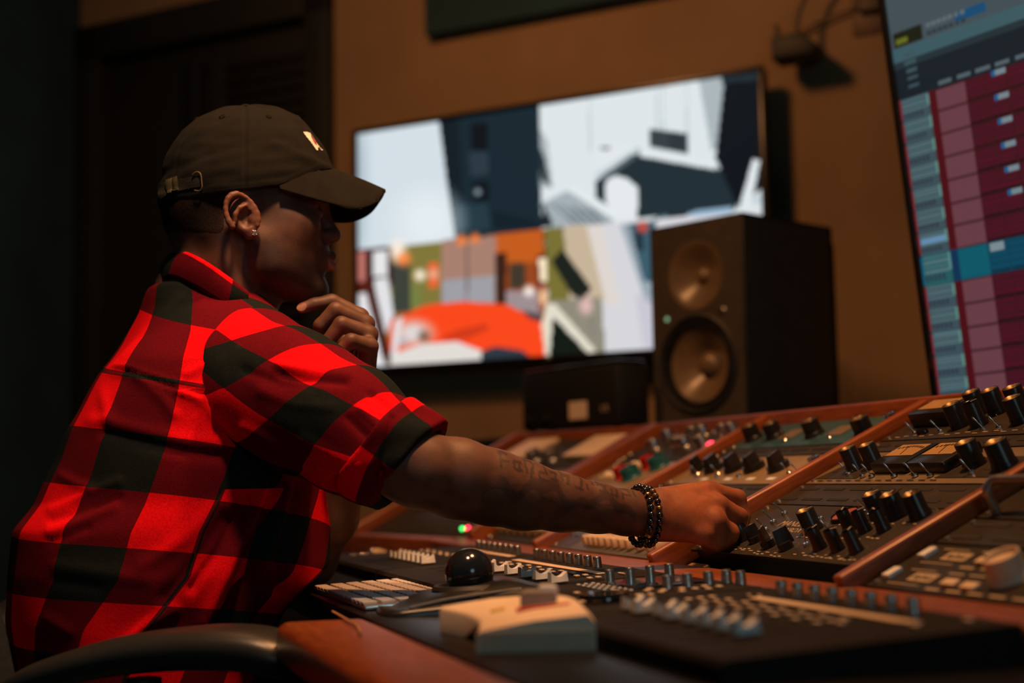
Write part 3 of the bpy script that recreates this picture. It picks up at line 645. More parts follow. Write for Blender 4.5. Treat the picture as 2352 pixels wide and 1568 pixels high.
mt_ = part('needle_meter', mbox(0, 0.085, 0, 0.045, 0.0, 0.020, 0.003), KBLACK, u, T(0.028, 0.035, 0))
part('meter_face', mbox(0.010, 0.075, 0.012, 0.040, 0.0, 0.0006), VUFACE, mt_, T(0, 0, 0.0201))
for (x, y, r) in [(0.150, 0.372, 0.0120), (0.188, 0.372, 0.0105), (0.145, 0.408, 0.0120), (0.182, 0.408, 0.0120), (0.222, 0.410, 0.0120), (0.262, 0.375, 0.0120), (0.262, 0.412, 0.0120), (0.305, 0.380, 0.0120), (0.345, 0.376, 0.0120), (0.345, 0.412, 0.0120), (0.385, 0.380, 0.0120)]: add_knob(u, x - ox, y - oy, 0.0, 'round', r, 0.028, -20)
for x in (0.070, 0.125, 0.210, 0.240): add_toggle(u, x - ox, 0.018, 0.0, -16, 14)
for x in (0.085, 0.095): part('push_button', lathe([(0, 0.006), (0.004, 0.006), (0.005, 0.004), (0.005, 0)], 12), KGLOSS, u, T(x - ox, 0.016, 0))
marks(u, [(0.03 + 0.018 * q, 0.008 + 0.002 * (q % 3), 0.010, 0.0014) for q in range(20)], 0.0)
# ---- bay C: open lower bay shows module tabs, beige unit, vents, blue-green unit
X0, X1 = -BW + gap, -gap
u = unit('tab_switch_module', 'grey module with a row of cream rocker tabs below the wrist', 'switch module', X0, X1, 0.004, 0.070, GREYP, 0.05)
for i, x in enumerate([-0.300, -0.280, -0.260, -0.240, -0.215, -0.190, -0.165, -0.140, -0.105, -0.070, -0.045]):
    part('rocker_tab', mbox(-0.0055, 0.0055, -0.011, 0.011, 0, 0.014, 0.002), CREAM, u, T(x - X0, 0.020, 0.0) @ R(-14, 'X'))
for i in range(5): part('slide_switch', mbox(-0.004, 0.004, -0.012, 0.012, 0, 0.004, 0.001), STEEL, u, T(0.02 + i * 0.022, 0.045, 0.0))
marks(u, [(0.03 + 0.03 * q, 0.055, 0.014, 0.002) for q in range(12)], 0.0)
part('blue_field', mbox(0.01, 0.075, 0.006, 0.060, 0.0, 0.0006), M('violet_panel', (0.06, 0.05, 0.10), 0.5), u)
vent(X0, X1, 0.160, 0.214, 2, 'black slotted vent panel just behind the hand', 7)
u = unit('blank_panel', 'plain black blank panel hidden behind the fist', 'blank panel', X0, X1, 0.074, 0.157, PBLACK)
u = unit('line_amplifier', 'beige rack unit with black pointer knobs and chrome toggles behind the fist', 'audio processor', X0, X1, 0.217, 0.305, BEIGE, 0.08)
for (x, y, r, kd) in [(-0.330, 0.262, 0.018, 'fin'), (-0.262, 0.262, 0.018, 'fin'), (-0.200, 0.262, 0.018, 'fin'), (-0.128, 0.262, 0.018, 'fin'), (-0.385, 0.262, 0.014, 'fin')]: add_knob(u, x - X0, y - 0.217, 0.0, kd, r, 0.022, 120)
for x in (-0.36, -0.29, -0.075, -0.050): add_toggle(u, x - X0, 0.03, 0.0, -10, 15)
j_ = part('jack_socket', lathe([(0, 0.004), (0.005, 0.004), (0.006, 0.012), (0.009, 0.012), (0.010, 0.0)], 16), CHROME, u, T(-0.03 - X0 - 0.012, 0.055, 0))
for x in (-0.31, -0.23, -0.16, -0.10, -0.06): part('name_plate', mbox(-0.010, 0.010, -0.004, 0.004, 0, 0.0008), WHITEP, u, T(x - X0, 0.014, 0))
for x in (-0.35, -0.28, -0.21): part('lamp_bezel', lathe([(0, 0.004), (0.003, 0.004), (0.004, 0)], 10), CHROME, u, T(x - X0, 0.022, 0))
vent(X0, X1, 0.308, 0.338, 1, 'thin black slotted vent panel above the beige unit', 7)
u = unit('blue_preamplifier', 'blue-green rack unit with dark knobs below the upper rail', 'audio processor', X0, X1, 0.341, 0.428, TEALP, 0.08)
for (x, y) in [(-0.060, 0.368), (-0.205, 0.375), (-0.330, 0.378), (-0.395, 0.375)]: add_knob(u, x - X0, y - 0.341, 0.0, 'round', 0.014, 0.022, 30)
for (x, y) in [(-0.095, 0.385), (-0.110, 0.39), (-0.235, 0.385), (-0.255, 0.39), (-0.27, 0.36), (-0.14, 0.36)]: add_toggle(u, x - X0, y - 0.341, 0.0, 5, 0)
part('jack_socket', lathe([(0, 0.004), (0.005, 0.004), (0.006, 0.012), (0.009, 0.012), (0.010, 0.0)], 16), CHROME, u, T(-0.045 - X0, 0.066, 0))
for x in (-0.29, -0.15): part('name_plate', mbox(-0.022, 0.022, -0.016, 0.016, 0, 0.0008), TAN, u, T(x - X0, 0.045, 0))
# ---- bay D
X0, X1 = -2 * BW + gap, -BW - gap
X0 = -0.812
u = unit('button_equaliser', 'tan unit with lit round buttons and red and teal knobs', 'audio processor', X0, X1, 0.180, 0.300, BEIGE, 0.08)
for r_ in range(2):
    for i in range(3):
        for q in range(2):
            part('round_button', lathe([(0, 0.008), (0.0048, 0.008), (0.0062, 0.006), (0.0062, 0)], 14), (LEDW if q else PRINT), u, T(0.080 - r_ * 0.0 + i * 0.024 + (0.038 if r_ else 0) , 0.052 + r_ * 0.040 + q * 0.015, 0))
    xk = 0.160 + (0.035 if r_ else 0)
    add_knob(u, xk, 0.062 + r_ * 0.040, 0, 'round', 0.013, 0.020, 0, REDP, False); add_knob(u, xk + 0.045, 0.060 + r_ * 0.040, 0, 'round', 0.0165, 0.020, 0, TEALK, False)
X0 = -0.833
vent(X0, X1, 0.303, 0.330, 1, 'thin black slotted vent panel above the red and teal knobs', 7)
X0 = -0.842
u = unit('silver_knob_compressor', 'dark unit with rows of shiny silver knobs near the speaker', 'audio processor', X0, X1, 0.333, 0.428, PBLACK, 0.08)
for (x, y, r) in [(-0.640, 0.355, 0.012), (-0.612, 0.355, 0.012), (-0.655, 0.398, 0.012), (-0.622, 0.400, 0.012), (-0.530, 0.395, 0.011), (-0.505, 0.398, 0.011), (-0.735, 0.352, 0.012), (-0.76, 0.395, 0.012), (-0.535, 0.352, 0.011)]: add_knob(u, x - X0, y - 0.333, 0.0, 'round', r, 0.022, 0, STEEL, False)
part('red_lamp', lathe([(0, 0.010), (0.006, 0.008), (0.008, 0)], 14), LEDR, u, T(-0.508 - X0, 0.020, 0))
for q in range(9): part('lamp_bezel', lathe([(0, 0.004), (0.004, 0.004), (0.005, 0)], 10), CHROME, u, T(0.03 + 0.04 * q, 0.085, 0))
X0 = -0.775
u = unit('patch_module', 'dark module with tan round caps beneath the forearm', 'switch module', X0, X1, 0.004, 0.176, PBLACK, 0.05)
for i in range(8): part('round_cap', lathe([(0, 0.012), (0.008, 0.012), (0.010, 0.010), (0.010, 0)], 14), BEIGE, u, T(0.02 + 0.038 * i, 0.030, 0)); 
for i in range(8): part('slide_cap', mbox(-0.005, 0.005, -0.012, 0.012, 0, 0.012, 0.002), CREAM, u, T(0.02 + 0.038 * i, 0.075, 0))
# ---- bay A (right hand edge of the picture)
X0, X1 = BW + gap, 2 * BW - gap
u = unit('lexical_remote', 'dark unit with pale lettered fields at the lower right edge', 'audio processor', X0, X1, 0.004, 0.088, PBLACK, 0.06)
for q, l_ in enumerate((0.022, 0.062)):
    part('white_button', mbox(-0.006, 0.006, -0.0085, 0.0085, 0, 0.005, 0.001), WHITEP, u, T(0.018 + 0.004 * q, l_, 0))
    part('badge', mbox(-0.018, 0.018, -0.007, 0.007, 0, 0.001), PRINT, u, T(0.066, l_, 0))
    part('lettering', text_mesh('Aphex', 0.011), SLOT, u, T(0.066, l_ - 0.0035, 0.001))
    part('grey_button', mbox(-0.010, 0.010, -0.005, 0.005, 0, 0.004, 0.001), CREAM, u, T(0.115, l_ - 0.006, 0)); part('grey_button', mbox(-0.010, 0.010, -0.005, 0.005, 0, 0.004, 0.001), CREAM, u, T(0.145, l_ - 0.008, 0))
    marks(u, [(0.10 + 0.03 * i, l_ + 0.012, 0.022, 0.002) for i in range(6)] + [(0.10 + 0.03 * i, l_ - 0.016, 0.020, 0.003) for i in range(6)] + [(0.05, l_ + 0.013, 0.04, 0.0012), (0.05, l_ - 0.013, 0.05, 0.0012)], 0.0)
add_knob(u, 0.172, 0.036, 0, 'round', 0.016, 0.022, 0, CREAM, False)
vent(X0, X1, 0.091, 0.140, 2, 'black slotted vent panel at the right picture edge', 6)
u = unit('side_processor', 'black processor with a silver corner handle at the right edge', 'audio processor', X0, X1, 0.143, 0.300, PBLACK, 0.06)
part('handle', tube(crom([(0.020, 0.010, 0.0), (0.020, 0.010, 0.022), (0.026, 0.018, 0.030), (0.05, 0.020, 0.030), (0.10, 0.020, 0.030), (0.125, 0.018, 0.028), (0.13, 0.012, 0.0)], 5), 0.005), STEEL, u)
for q in range(5): add_knob(u, 0.06 + 0.07 * q, 0.08, 0, 'round', 0.012, 0.022)
# ---- far wing, turned in towards the operator
WA = math.radians(32); q1 = np.array([-math.sin(WA), math.cos(WA), 0]); q2 = np.array([math.cos(WA), math.sin(WA), 0])
P0 = D2 + r1 * 0.822
WINGF = frame((P0[0], P0[1], 0), -q1, q2, (0, 0, 1))
wing = thing('console_wing', 'far angled wing of the console with its own cherry rails', 'console desk', WINGF)
part('lower_rail', mbox(-0.46, 0.03, -0.062, 0.004, 0.700, 0.772, 0.004, 3), WOOD, wing)
part('upper_rail', mbox(-0.46, 0.02, yr - 0.002, yr + 0.042, 0.772 + zr - 0.030, 0.772 + zr + 0.018, 0.004, 3), WOOD, wing)
for x in (-0.46,): part('divider', mbox(-0.012, 0.012, -0.014, L + 0.004, -0.02, 0.022, 0.005, 3), WOOD_Y, wing, T(x, 0, 0.772) @ R(math.degrees(TI), 'X'))
part('plinth', mboxes([(-0.47, 0.0, -0.05, 0.40, 0.0, 0.70)], 0.003), RUBBER, wing)
WBAY = WINGF @ T(0, 0, 0.772) @ R(math.degrees(TI), 'X')
def wunit(name, label, cat, x0, x1, l0, l1, mat):
    u = thing(name, label, cat, WBAY @ T(x0, l0, 0)); part('faceplate', mbox(0, x1 - x0, 0, l1 - l0, -0.004, 0, 0.0012), mat, u)
    part('chassis', mbox(0.008, x1 - x0 - 0.008, 0.004, l1 - l0 - 0.004, -0.06, -0.004), RUBBER, u); return u
u = wunit('meter_panel', 'black panel with two pale meter plates and silver knobs under the left rail', 'audio processor', -0.445, -0.01, 0.29, 0.428, PBLACK)
for xa in (0.05, 0.30): part('meter_plate', mbox(0, 0.115, 0.032, 0.128, 0, 0.012, 0.003), CREAM, u, T(xa, 0, 0))
for xa in (0.165, 0.225): add_knob(u, xa + 0.03, 0.035, 0, 'round', 0.016, 0.024, 0, STEEL, False)
u = wunit('grey_dynamics_unit', 'grey unit below the pale meter plates on the far wing', 'audio processor', -0.445, -0.01, 0.185, 0.285, GREYP)
for q in range(6): add_knob(u, 0.05 + 0.065 * q, 0.05, 0, 'round', 0.011, 0.02, 0, STEEL, False)
u = wunit('lamp_panel', 'black unit with one green and one red lamp under the forearm', 'audio processor', -0.445, -0.01, 0.004, 0.180, PBLACK)
lx = 0.40
def on_unit(px_, py_, mt):
    o_ = np.array(mt.translation); n_ = np.array(mt.to_3x3().col[2]); p_ = mt.inverted() @ Vector(atpl(px_, py_, o_, n_)); return p_.x, p_.y
gx_, gy_ = on_unit(1063, 1216, u.matrix_world); rx_, ry_ = on_unit(1076, 1216, u.matrix_world)
part('green_lamp', lathe([(0, 0.006), (0.0035, 0.005), (0.0042, 0)], 12), LEDG, u, T(gx_, gy_, 0))
part('red_lamp', lathe([(0, 0.006), (0.0040, 0.005), (0.0048, 0)], 12), LEDR, u, T(rx_, ry_, 0.001))
for q in range(4): part('tan_plate', mbox(-0.03, 0.03, -0.018, 0.018, 0, 0.004, 0.001), TAN, u, T(0.06 + 0.09 * q, 0.12, 0))
# ================================================================== things on the desk
SFD = 3.053; SFT = math.radians(SFD)                   # slope of the control surfaces
ENC = lathe([(0, 0.0126), (0.0042, 0.0126), (0.0049, 0.0117), (0.0051, 0.008), (0.0055, 0.0012), (0.0057, 0)], 18)
ENCS = lathe([(0, 0.0125), (0.0042, 0.0125), (0.0048, 0.0115), (0.0052, 0)], 16)
BTN = mbox(-0.0042, 0.0042, -0.0026, 0.0026, 0, 0.0022, 0.0007)
BTNS = mbox(-0.0024, 0.0024, -0.0016, 0.0016, 0, 0.0018, 0.0005)
def fader_cap():
    k = 'fader'
    if k not in _cache:
        n = 9; bm = bmesh.new(); prof = []
        for i in range(n): 
            t = i / (n - 1); y = -0.0088 + 0.0176 * t; z = 0.0062 + 0.0050 * (2 * t - 1) ** 2
            prof.append((y, z))
        a = [bm.verts.new((-0.0052, y, z)) for y, z in prof]; b_ = [bm.verts.new((0.0052, y, z)) for y, z in prof]
        al = [bm.verts.new((-0.0066, y * 1.08, 0.001)) for y, z in prof]; bl = [bm.verts.new((0.0066, y * 1.08, 0.001)) for y, z in prof]
        for i in range(n - 1):
            bm.faces.new((a[i], b_[i], b_[i + 1], a[i + 1])); bm.faces.new((al[i], a[i], a[i + 1], al[i + 1])); bm.faces.new((b_[i], bl[i], bl[i + 1], b_[i + 1])); bm.faces.new((bl[i], al[i], al[i + 1], bl[i + 1]))
        bm.faces.new((al[0], bl[0], b_[0], a[0])); bm.faces.new((bl[-1], al[-1], a[-1], b_[-1]))
        _cache[k] = bm_mesh(bm, auto=50)
    return _cache[k]
def surface(name, label, x0, x1):
    u = thing(name, label, 'control surface', DESKF @ T(x0, -0.31, 0.745))
    wd = x1 - x0; y0, y1 = -0.004, 0.224
    zf, zb = 0.017 + y0 * math.tan(SFT) - 0.0004, 0.017 + y1 * math.tan(SFT) - 0.0004
    bm = bmesh.new()
    o = [(y0, 0.0), (y1, 0.0), (y1, zb), (y0 + 0.004, zf), (y0, zf - 0.004)]
    A = [bm.verts.new((0.001, y, z)) for y, z in o]; B_ = [bm.verts.new((wd - 0.001, y, z)) for y, z in o]
    bm.faces.new(A); bm.faces.new(B_[::-1])
    for i in range(5): bm.faces.new((A[i], B_[i], B_[(i + 1) % 5], A[(i + 1) % 5]))
    part('body', bm_mesh(bm, smooth=False), SURF, u)
    top = T(0, 0, 0.017) @ R(SFD, 'X')
    return u, top
def bank(name, label, x0, x1, enc, enc_y, fad, fad_y, strip, btn, fade_pos=None):
    u, top = surface(name, label, x0, x1)
    for i, x in enumerate(enc): part('encoder', ENC, STEEL, u, top @ T(x - x0, enc_y, 0))
    for i, x in enumerate(fad):
        part('fader_slot', mbox(-0.0011, 0.0011, -0.052, 0.052, 0, 0.0004), SLOT, u, top @ T(x - x0, fad_y + 0.002, 0))
        f_ = part('fader_cap', fader_cap(), WHITEP, u, top @ T(x - x0, (fade_pos[i] if fade_pos else fad_y), 0.001))
    if strip:
        part('scribble_strip', mbox(strip[0] - x0, strip[1] - x0, strip[2] - 0.006, strip[2] + 0.006, 0, 0.0006), CREAM, u, top, label='cream writing strip')
    for (x, y, s) in btn: part('button', BTN if s else BTNS, CREAM, u, top @ T(x - x0, y, 0))
    return u, top
bt = [(x, 0.148 - 0.0115 * j, 1) for x in np.linspace(0.478, 0.700, 8) for j in range(3)] + [(0.716, 0.135, 1), (0.765, 0.165, 1), (0.770, 0.205, 1), (0.755, 0.175, 0), (0.742, 0.168, 0), (0.49, 0.178, 0), (0.50, 0.183, 0)]
bank('near_fader_bank', 'near bank of white faders and encoders at the front right of the console', 0.432, 0.805, np.linspace(0.504, 0.706, 8), 0.203, np.linspace(0.499, 0.716, 8), 0.062, (0.505, 0.745, 0.175), bt, [0.064, 0.060, 0.066, 0.061, 0.063, 0.062, 0.060, 0.058])
bank('middle_fader_bank', 'middle bank of white faders and encoders behind the trackball', -0.212, 0.216, np.linspace(-0.157, 0.062, 8), 0.201, np.linspace(-0.15, 0.206, 8), 0.100, (-0.165, 0.150, 0.173), [(x, 0.150 - 0.010 * j, 1) for x in np.linspace(-0.12, 0.195, 9) for j in range(2)] + [(0.17 + 0.008 * i, 0.185, 0) for i in range(5)])
bank('far_fader_bank', 'far bank of white faders and encoders beyond the keyboard', -0.56, -0.216, np.linspace(-0.433, -0.246, 8), 0.203, np.linspace(-0.415, -0.230, 8), 0.070, (-0.44, -0.225, 0.188), [(x, 0.14 - 0.010 * j, 1) for x in np.linspace(-0.50, -0.24, 8) for j in range(2)])
# centre section with display, knobs and jog wheel
u, top = surface('centre_control_section', 'central section with dark display, silver knobs and jog wheel', 0.220, 0.428)
x0 = 0.220
part('display_frame', mbox(0.252 - x0, 0.342 - x0, 0.130, 0.215, 0.0, 0.0016, 0.0005), KGLOSS, u, top)
part('display_glass', mbox(0.258 - x0, 0.336 - x0, 0.136, 0.209, 0.0016, 0.0022), M('dark_glass', (0.01, 0.02, 0.03), 0.05, coat=1.0, emit=(0.15, 0.35, 0.5), estr=0.03), u, top)
for y in (0.145, 0.168, 0.191, 0.213): part('encoder', ENC, STEEL, u, top @ T(0.241 - x0, y, 0))
for x, y in ((0.362, 0.157), (0.362, 0.178), (0.361, 0.201), (0.366, 0.218), (0.390, 0.221)): part('encoder', ENC, STEEL, u, top @ T(x - x0, y, 0))
wheel = part('jog_wheel', lathe([(0, 0.004), (0.012, 0.0045), (0.017, 0.007), (0.022, 0.007), (0.024, 0.004), (0.024, 0)], 40), KGLOSS, u, top @ T(0.402 - x0, 0.075, 0))
part('wheel_dimple', lathe([(0, 0.0), (0.004, 0.0008), (0.005, 0.002)], 16), CHROME, wheel, T(0.012, 0.004, 0.0035))
for i in range(8):
    for j in range(3): part('button', BTNS, WHITEP, u, top @ T(0.252 - x0 + 0.0145 * i, 0.106 + 0.008 * j, 0))
for (x, y) in [(0.362, 0.138), (0.374, 0.130), (0.386, 0.142), (0.398, 0.134), (0.410, 0.150), (0.388, 0.160), (0.400, 0.168), (0.412, 0.176), (0.388, 0.184), (0.402, 0.192), (0.41, 0.118), (0.405, 0.108), (0.34, 0.110), (0.35, 0.095), (0.33, 0.075), (0.41, 0.050), (0.39, 0.035)]: part('button', BTN, CREAM, u, top @ T(x - x0, y, 0))
# ------------------------------------------------------------------ keyboard
kb0 = atz(838, 1397, .748)
KBF = frame((kb0[0], kb0[1], 0.745), -r1, r2, (0, 0, 1)) @ T(0, 0, 0) @ R(1, 'Z')
kb = thing('computer_keyboard', 'slim white computer keyboard on the desk by the man', 'keyboard', KBF)
KL, KD = 0.279, 0.113
part('base', mbox(-KL, 0, 0, KD, 0.0, 0.006, 0.002), ALU, kb, R(2.4, 'X'))
ktop = R(2.4, 'X') @ T(0, 0, 0.006)
rows = [(0.0075, 0.0175, [1.3, 1, 1, 1.25, 5.0, 1.25, 1, 1, 1, 1]), (0.0275, 0.0175, [2.2] + [1] * 10 + [2.2]), (0.0465, 0.0175, [1.8] + [1] * 11 + [1.8]), (0.0655, 0.0175, [1.5] + [1] * 12 + [1.2]), (0.0845, 0.0175, [1] * 13 + [1.5]), (0.1000, 0.0105, [1] * 14)]
for (yc, hk, wl) in rows:
    tot = sum(wl); unitw = (KL - 0.008) / tot; x = -KL + 0.004
    for wk in wl:
        part('key', cbox(round(wk * unitw - 0.0048, 4), round(hk - 0.0026, 4), 0.0030, 0.0006, 1), KEYW, kb, ktop @ T(x + wk * unitw / 2, yc, 0)); x += wk * unitw
# ------------------------------------------------------------------ trackball
tbx = aty(1082, 1312, 1.50)
TBF = frame((tbx[0], tbx[1], 0.747), -r1, r2, (0, 0, 1)) @ R(-8, 'Z') @ R(3, 'X')
tb = thing('trackball', 'black trackball with a large glossy ball on the desk', 'trackball', TBF)
def loft_body(nx, fn):
    V, F = [], []
    return V, F
ol = crom([(0.062, -0.095), (0.070, -0.05), (0.066, 0.0), (0.068, 0.05), (0.052, 0.075), (0.0, 0.082), (-0.052, 0.075), (-0.068, 0.05), (-0.066, 0.0), (-0.070, -0.05), (-0.062, -0.095), (0.0, -0.100)], 5, True)
bm = bmesh.new(); rings = []
for (s, z, yo) in ((1.0, 0.0, 0), (1.0, 0.004, 0), (0.97, 0.008, 0.001), (0.85, 0.0125, 0.003), (0.62, 0.019, 0.003), (0.46, 0.023, 0.0)):
    rings.append([bm.verts.new((p[0] * s, p[1] * s + yo, z + (0.005 if z > 0.01 else 0) * (p[1] / 0.09))) for p in ol])
for a, b_ in zip(rings, rings[1:]):
    for i in range(len(ol)): bm.faces.new((a[i], a[(i + 1) % len(ol)], b_[(i + 1) % len(ol)], b_[i]))
bm.faces.new(rings[0][::-1]); bm.faces.new(rings[-1])
part('housing', bm_mesh(bm, auto=60), M('black_satin_plastic', (0.012, 0.012, 0.012), 0.32, var=0.2), tb)
part('ball', lathe([(0.0256 * math.sin(math.pi * i / 20) if 0 < i < 20 else 0, -0.0256 * math.cos(math.pi * i / 20)) for i in range(21)], 40), M('glossy_ball', (0.012, 0.014, 0.016), 0.14, coat=0.4), tb, T(0, 0.0, 0.0345))
part('scroll_ring', lathe([(0.031, 0.0), (0.034, 0.004), (0.038, 0.004), (0.041, 0.0)], 48), RUBBER, tb, T(0, 0, 0.0195))
part('silver_strip', tube(crom([(0.060, -0.070, 0.009), (0.056, -0.035, 0.0135), (0.054, 0.0, 0.0155), (0.050, 0.045, 0.0175)], 6), 0.0020, 8), STEEL, tb, label='silver edge strip')
part('badge', lathe([(0, 0.0012), (0.007, 0.0010), (0.008, 0.0)], 20), GOLD, tb, T(-0.035, -0.068, 0.0085) @ R(8, 'X') @ R(-8, 'Y'))
# ------------------------------------------------------------------ cream talkback box in front
bxo = atz(1226, 1497, .745)
tk = thing('talkback_box', 'blurred cream desk box with an arched side and grey dial on top', 'remote box', frame((bxo[0], bxo[1], 0.745), (1, 0, 0), (0, 1, 0), (0, 0, 1)) @ R(3, 'Z'))
def talk():
    W2, D = 0.0445, 0.155; n = 14
    bm = bmesh.new(); S = []
    for i in range(n + 1):
        t = i / n; y = D * t
        xl_ = -W2 - 0.028 * t + 0.016 * math.sin(math.pi * t)         # concave left side
        xr_ = W2 + 0.004 - 0.030 * t ** 3
        zl = 0.0165 + 0.012 * t - 0.006 * t * t; zr2 = 0.0275 + 0.006 * math.sin(math.pi * t * 0.8)
        arch = 0.0135 * max(0.0, 1 - ((t - 0.38) / 0.32) ** 2) if abs(t - 0.38) < 0.32 else 0.0
        S.append([(xl_, y, arch), (xl_ + 0.02, y, 0.0), (xr_, y, 0.0), (xr_, y, zr2 - 0.006), (xr_ - 0.006, y, zr2), (0.5 * (xl_ + xr_), y, 0.5 * (zl + zr2) + 0.002), (xl_ + 0.003, y, zl), (xl_, y, zl - 0.003)])
    VV = [[bm.verts.new(p) for p in r_] for r_ in S]
    for a, b_ in zip(VV, VV[1:]):
        for k in range(8): bm.faces.new((a[k], a[(k + 1) % 8], b_[(k + 1) % 8], b_[k]))
    bm.faces.new(VV[0][::-1]); bm.faces.new(VV[-1]); return bm_mesh(bm, auto=45)
part('shell', talk(), M('pale_cream_shell', (0.90, 0.72, 0.52), 0.45, var=0.05), tk)
part('end_plate', mbox(-0.043, 0.047, -0.0012, 0.0, 0.001, 0.0155), M('warm_lit_end_plate', (0.62, 0.46, 0.33), 0.6), tk)  # warm light on this end is put into the plate's reddish colour
d_ = part('dial_block', prism([(-0.016, -0.010), (0.014, -0.012), (0.013, 0.014), (-0.012, 0.014)], 0, 0.014, 0.003), M('grey_block', (0.30, 0.25, 0.20), 0.4), tk, T(0.010, 0.080, 0.027))
part('white_key', mbox(-0.008, 0.008, -0.008, 0.008, 0, 0.018, 0.003), WHITEP, tk, T(0.018, 0.083, 0.027), label='white key on the dial')
part('red_stripe', mbox(-0.020, 0.024, -0.004, 0.004, -0.003, 0.0006), M('red_print', (0.65, 0.05, 0.02), 0.5), tk, T(0.010, 0.056, 0.0296) @ R(-4.8, 'Y'))
part('yellow_mark', mbox(-0.006, 0.006, -0.006, 0.006, -0.003, 0.0006), M('yellow_print', (0.8, 0.55, 0.12), 0.5), tk, T(-0.024, 0.085, 0.0254) @ R(-10, 'Y'))
# ------------------------------------------------------------------ small metal bits beyond the keyboard
PALEB = M('pale_brass', (0.85, 0.62, 0.36), 0.35, 0.3)
for i, (px_, py_, w_, nm, lb) in enumerate([(848, 1284, 0.036, 'adapter_plug', 'brightest brass adapter plug on the desk beyond the keyboard'), (868, 1272, 0.030, 'adapter_plug', 'smaller brass plug lying behind the brightest one'), (816, 1287, 0.024, 'adapter_plug', 'leftmost short brass plug beside the man')]):
    p_ = atz(px_, py_, .748); t_ = thing(nm, lb, 'plug', frame((p_[0], p_[1], 0.745), (0.97, -0.24, 0), (0.24, 0.97, 0), (0, 0, 1)), 'plugs on the desk beyond the keyboard')
    part('barrel', lathe([(0, 0), (0.006, 0), (0.006, w_ * 0.7), (0.0035, w_ * 0.75), (0.0035, w_), (0, w_)], 14), PALEB, t_, T(-w_ / 2, 0, 0.0062) @ R(90, 'Y'))
    part('grip_ring', lathe([(0.0065, 0), (0.0068, 0.002), (0.0068, 0.006), (0.0065, 0.008)], 14), CHROME, t_, T(-w_ / 2, 0, 0.0062) @ R(90, 'Y'))
cp_ = [atz(a, b_, 0.7485) for a, b_ in ((764, 1404), (782, 1414), (802, 1426), (818, 1434), (826, 1446), (828, 1456))]
cord = thing('thin_cord', 'thin pale cord lying across the front desk edge near the keyboard', 'cord', T(cp_[0][0], cp_[0][1], 0.747))
part('wire', tube(crom([p_ - [cp_[0][0], cp_[0][1], 0.747] for p_ in cp_], 6), 0.0012, 8), M('pale_cord', (0.45, 0.22, 0.11), 0.5), cord)
part('cord_tip', lathe([(0, 0.006), (0.0018, 0.005), (0.002, 0)], 10), GOLD, cord, T(*(cp_[-1] - [cp_[0][0], cp_[0][1], 0.747])) @ R(90, 'X'))
# ------------------------------------------------------------------ chair
CA = math.radians(27); cF = np.array([math.cos(CA), math.sin(CA), 0]); cL = np.array([-math.sin(CA), math.cos(CA), 0])
CHO = np.array([-0.47, 1.77, 0]); CHF = frame(CHO, cF, cL, (0, 0, 1)); CHI = CHF.inverted()
ch = thing('office_chair', 'black office chair with curved padded armrest in the foreground', 'chair', CHF)
def apad():
    key = [(20, 1592, 1.49, 0.018), (110, 1545, 1.47, 0.022), (280, 1500, 1.45, 0.026), (460, 1480, 1.43, 0.029), (590, 1484, 1.42, 0.030), (660, 1506, 1.415, 0.027), (692, 1528, 1.415, 0.014)]
    P_ = crom([np.append(aty(a, b_ + 6, c), d) for a, b_, c, d in key], 8); n = 20; V, F = [], []
    for i, p in enumerate(P_):
        a = P_[max(i - 1, 0)][:3]; c = P_[min(i + 1, len(P_) - 1)][:3]; t = c - a; t /= np.linalg.norm(t)
        s = np.cross(t, [0, 0, 1.0]); s /= np.linalg.norm(s); up = np.cross(s, t)
        for k in range(n):
            an = 2 * math.pi * k / n; cs, sn = math.cos(an), math.sin(an)
            V.append(p[:3] + s * (0.045 * np.sign(cs) * abs(cs) ** 0.8) * (p[3] / 0.029) + up * (p[3] * 0.74 * np.sign(sn) * abs(sn) ** 0.9))
    for i in range(len(P_) - 1):
        for k in range(n): F.append((i * n + k, i * n + (k + 1) % n, (i + 1) * n + (k + 1) % n, (i + 1) * n + k))
    F.append(tuple(range(n - 1, -1, -1))); F.append(tuple((len(P_) - 1) * n + k for k in range(n)))
    return mesh_from(V, F, auto=60)
part('armrest', apad(), M('armrest_black', (0.022, 0.022, 0.021), 0.36, var=0.1, bump=0.05, bscale=400), ch, CHI)
aa = np.array(CHI @ Vector(aty(330, 1510, 1.45)))
part('arm_post', tube([aa + [0, 0, -0.02], aa + [0.0, 0.0, -0.10], aa + [0.0, 0.05, -0.20], [0.0, -0.16, 0.42]], 0.018), RUBBER, ch)
part('armrest', apad(), RUBBER, ch, Matrix.Scale(-1, 4, (0, 1, 0)) @ CHI)
part('arm_post', tube([p * [1, -1, 1] for p in [aa + [0, 0, -0.02], aa + [0.0, 0.0, -0.10], aa + [0.0, 0.05, -0.20], np.array([0.0, -0.16, 0.42])]], 0.018), RUBBER, ch)
part('seat', mbox(-0.20, 0.27, -0.24, 0.24, 0.40, 0.455, 0.025, 4), BLACKWALL, ch)
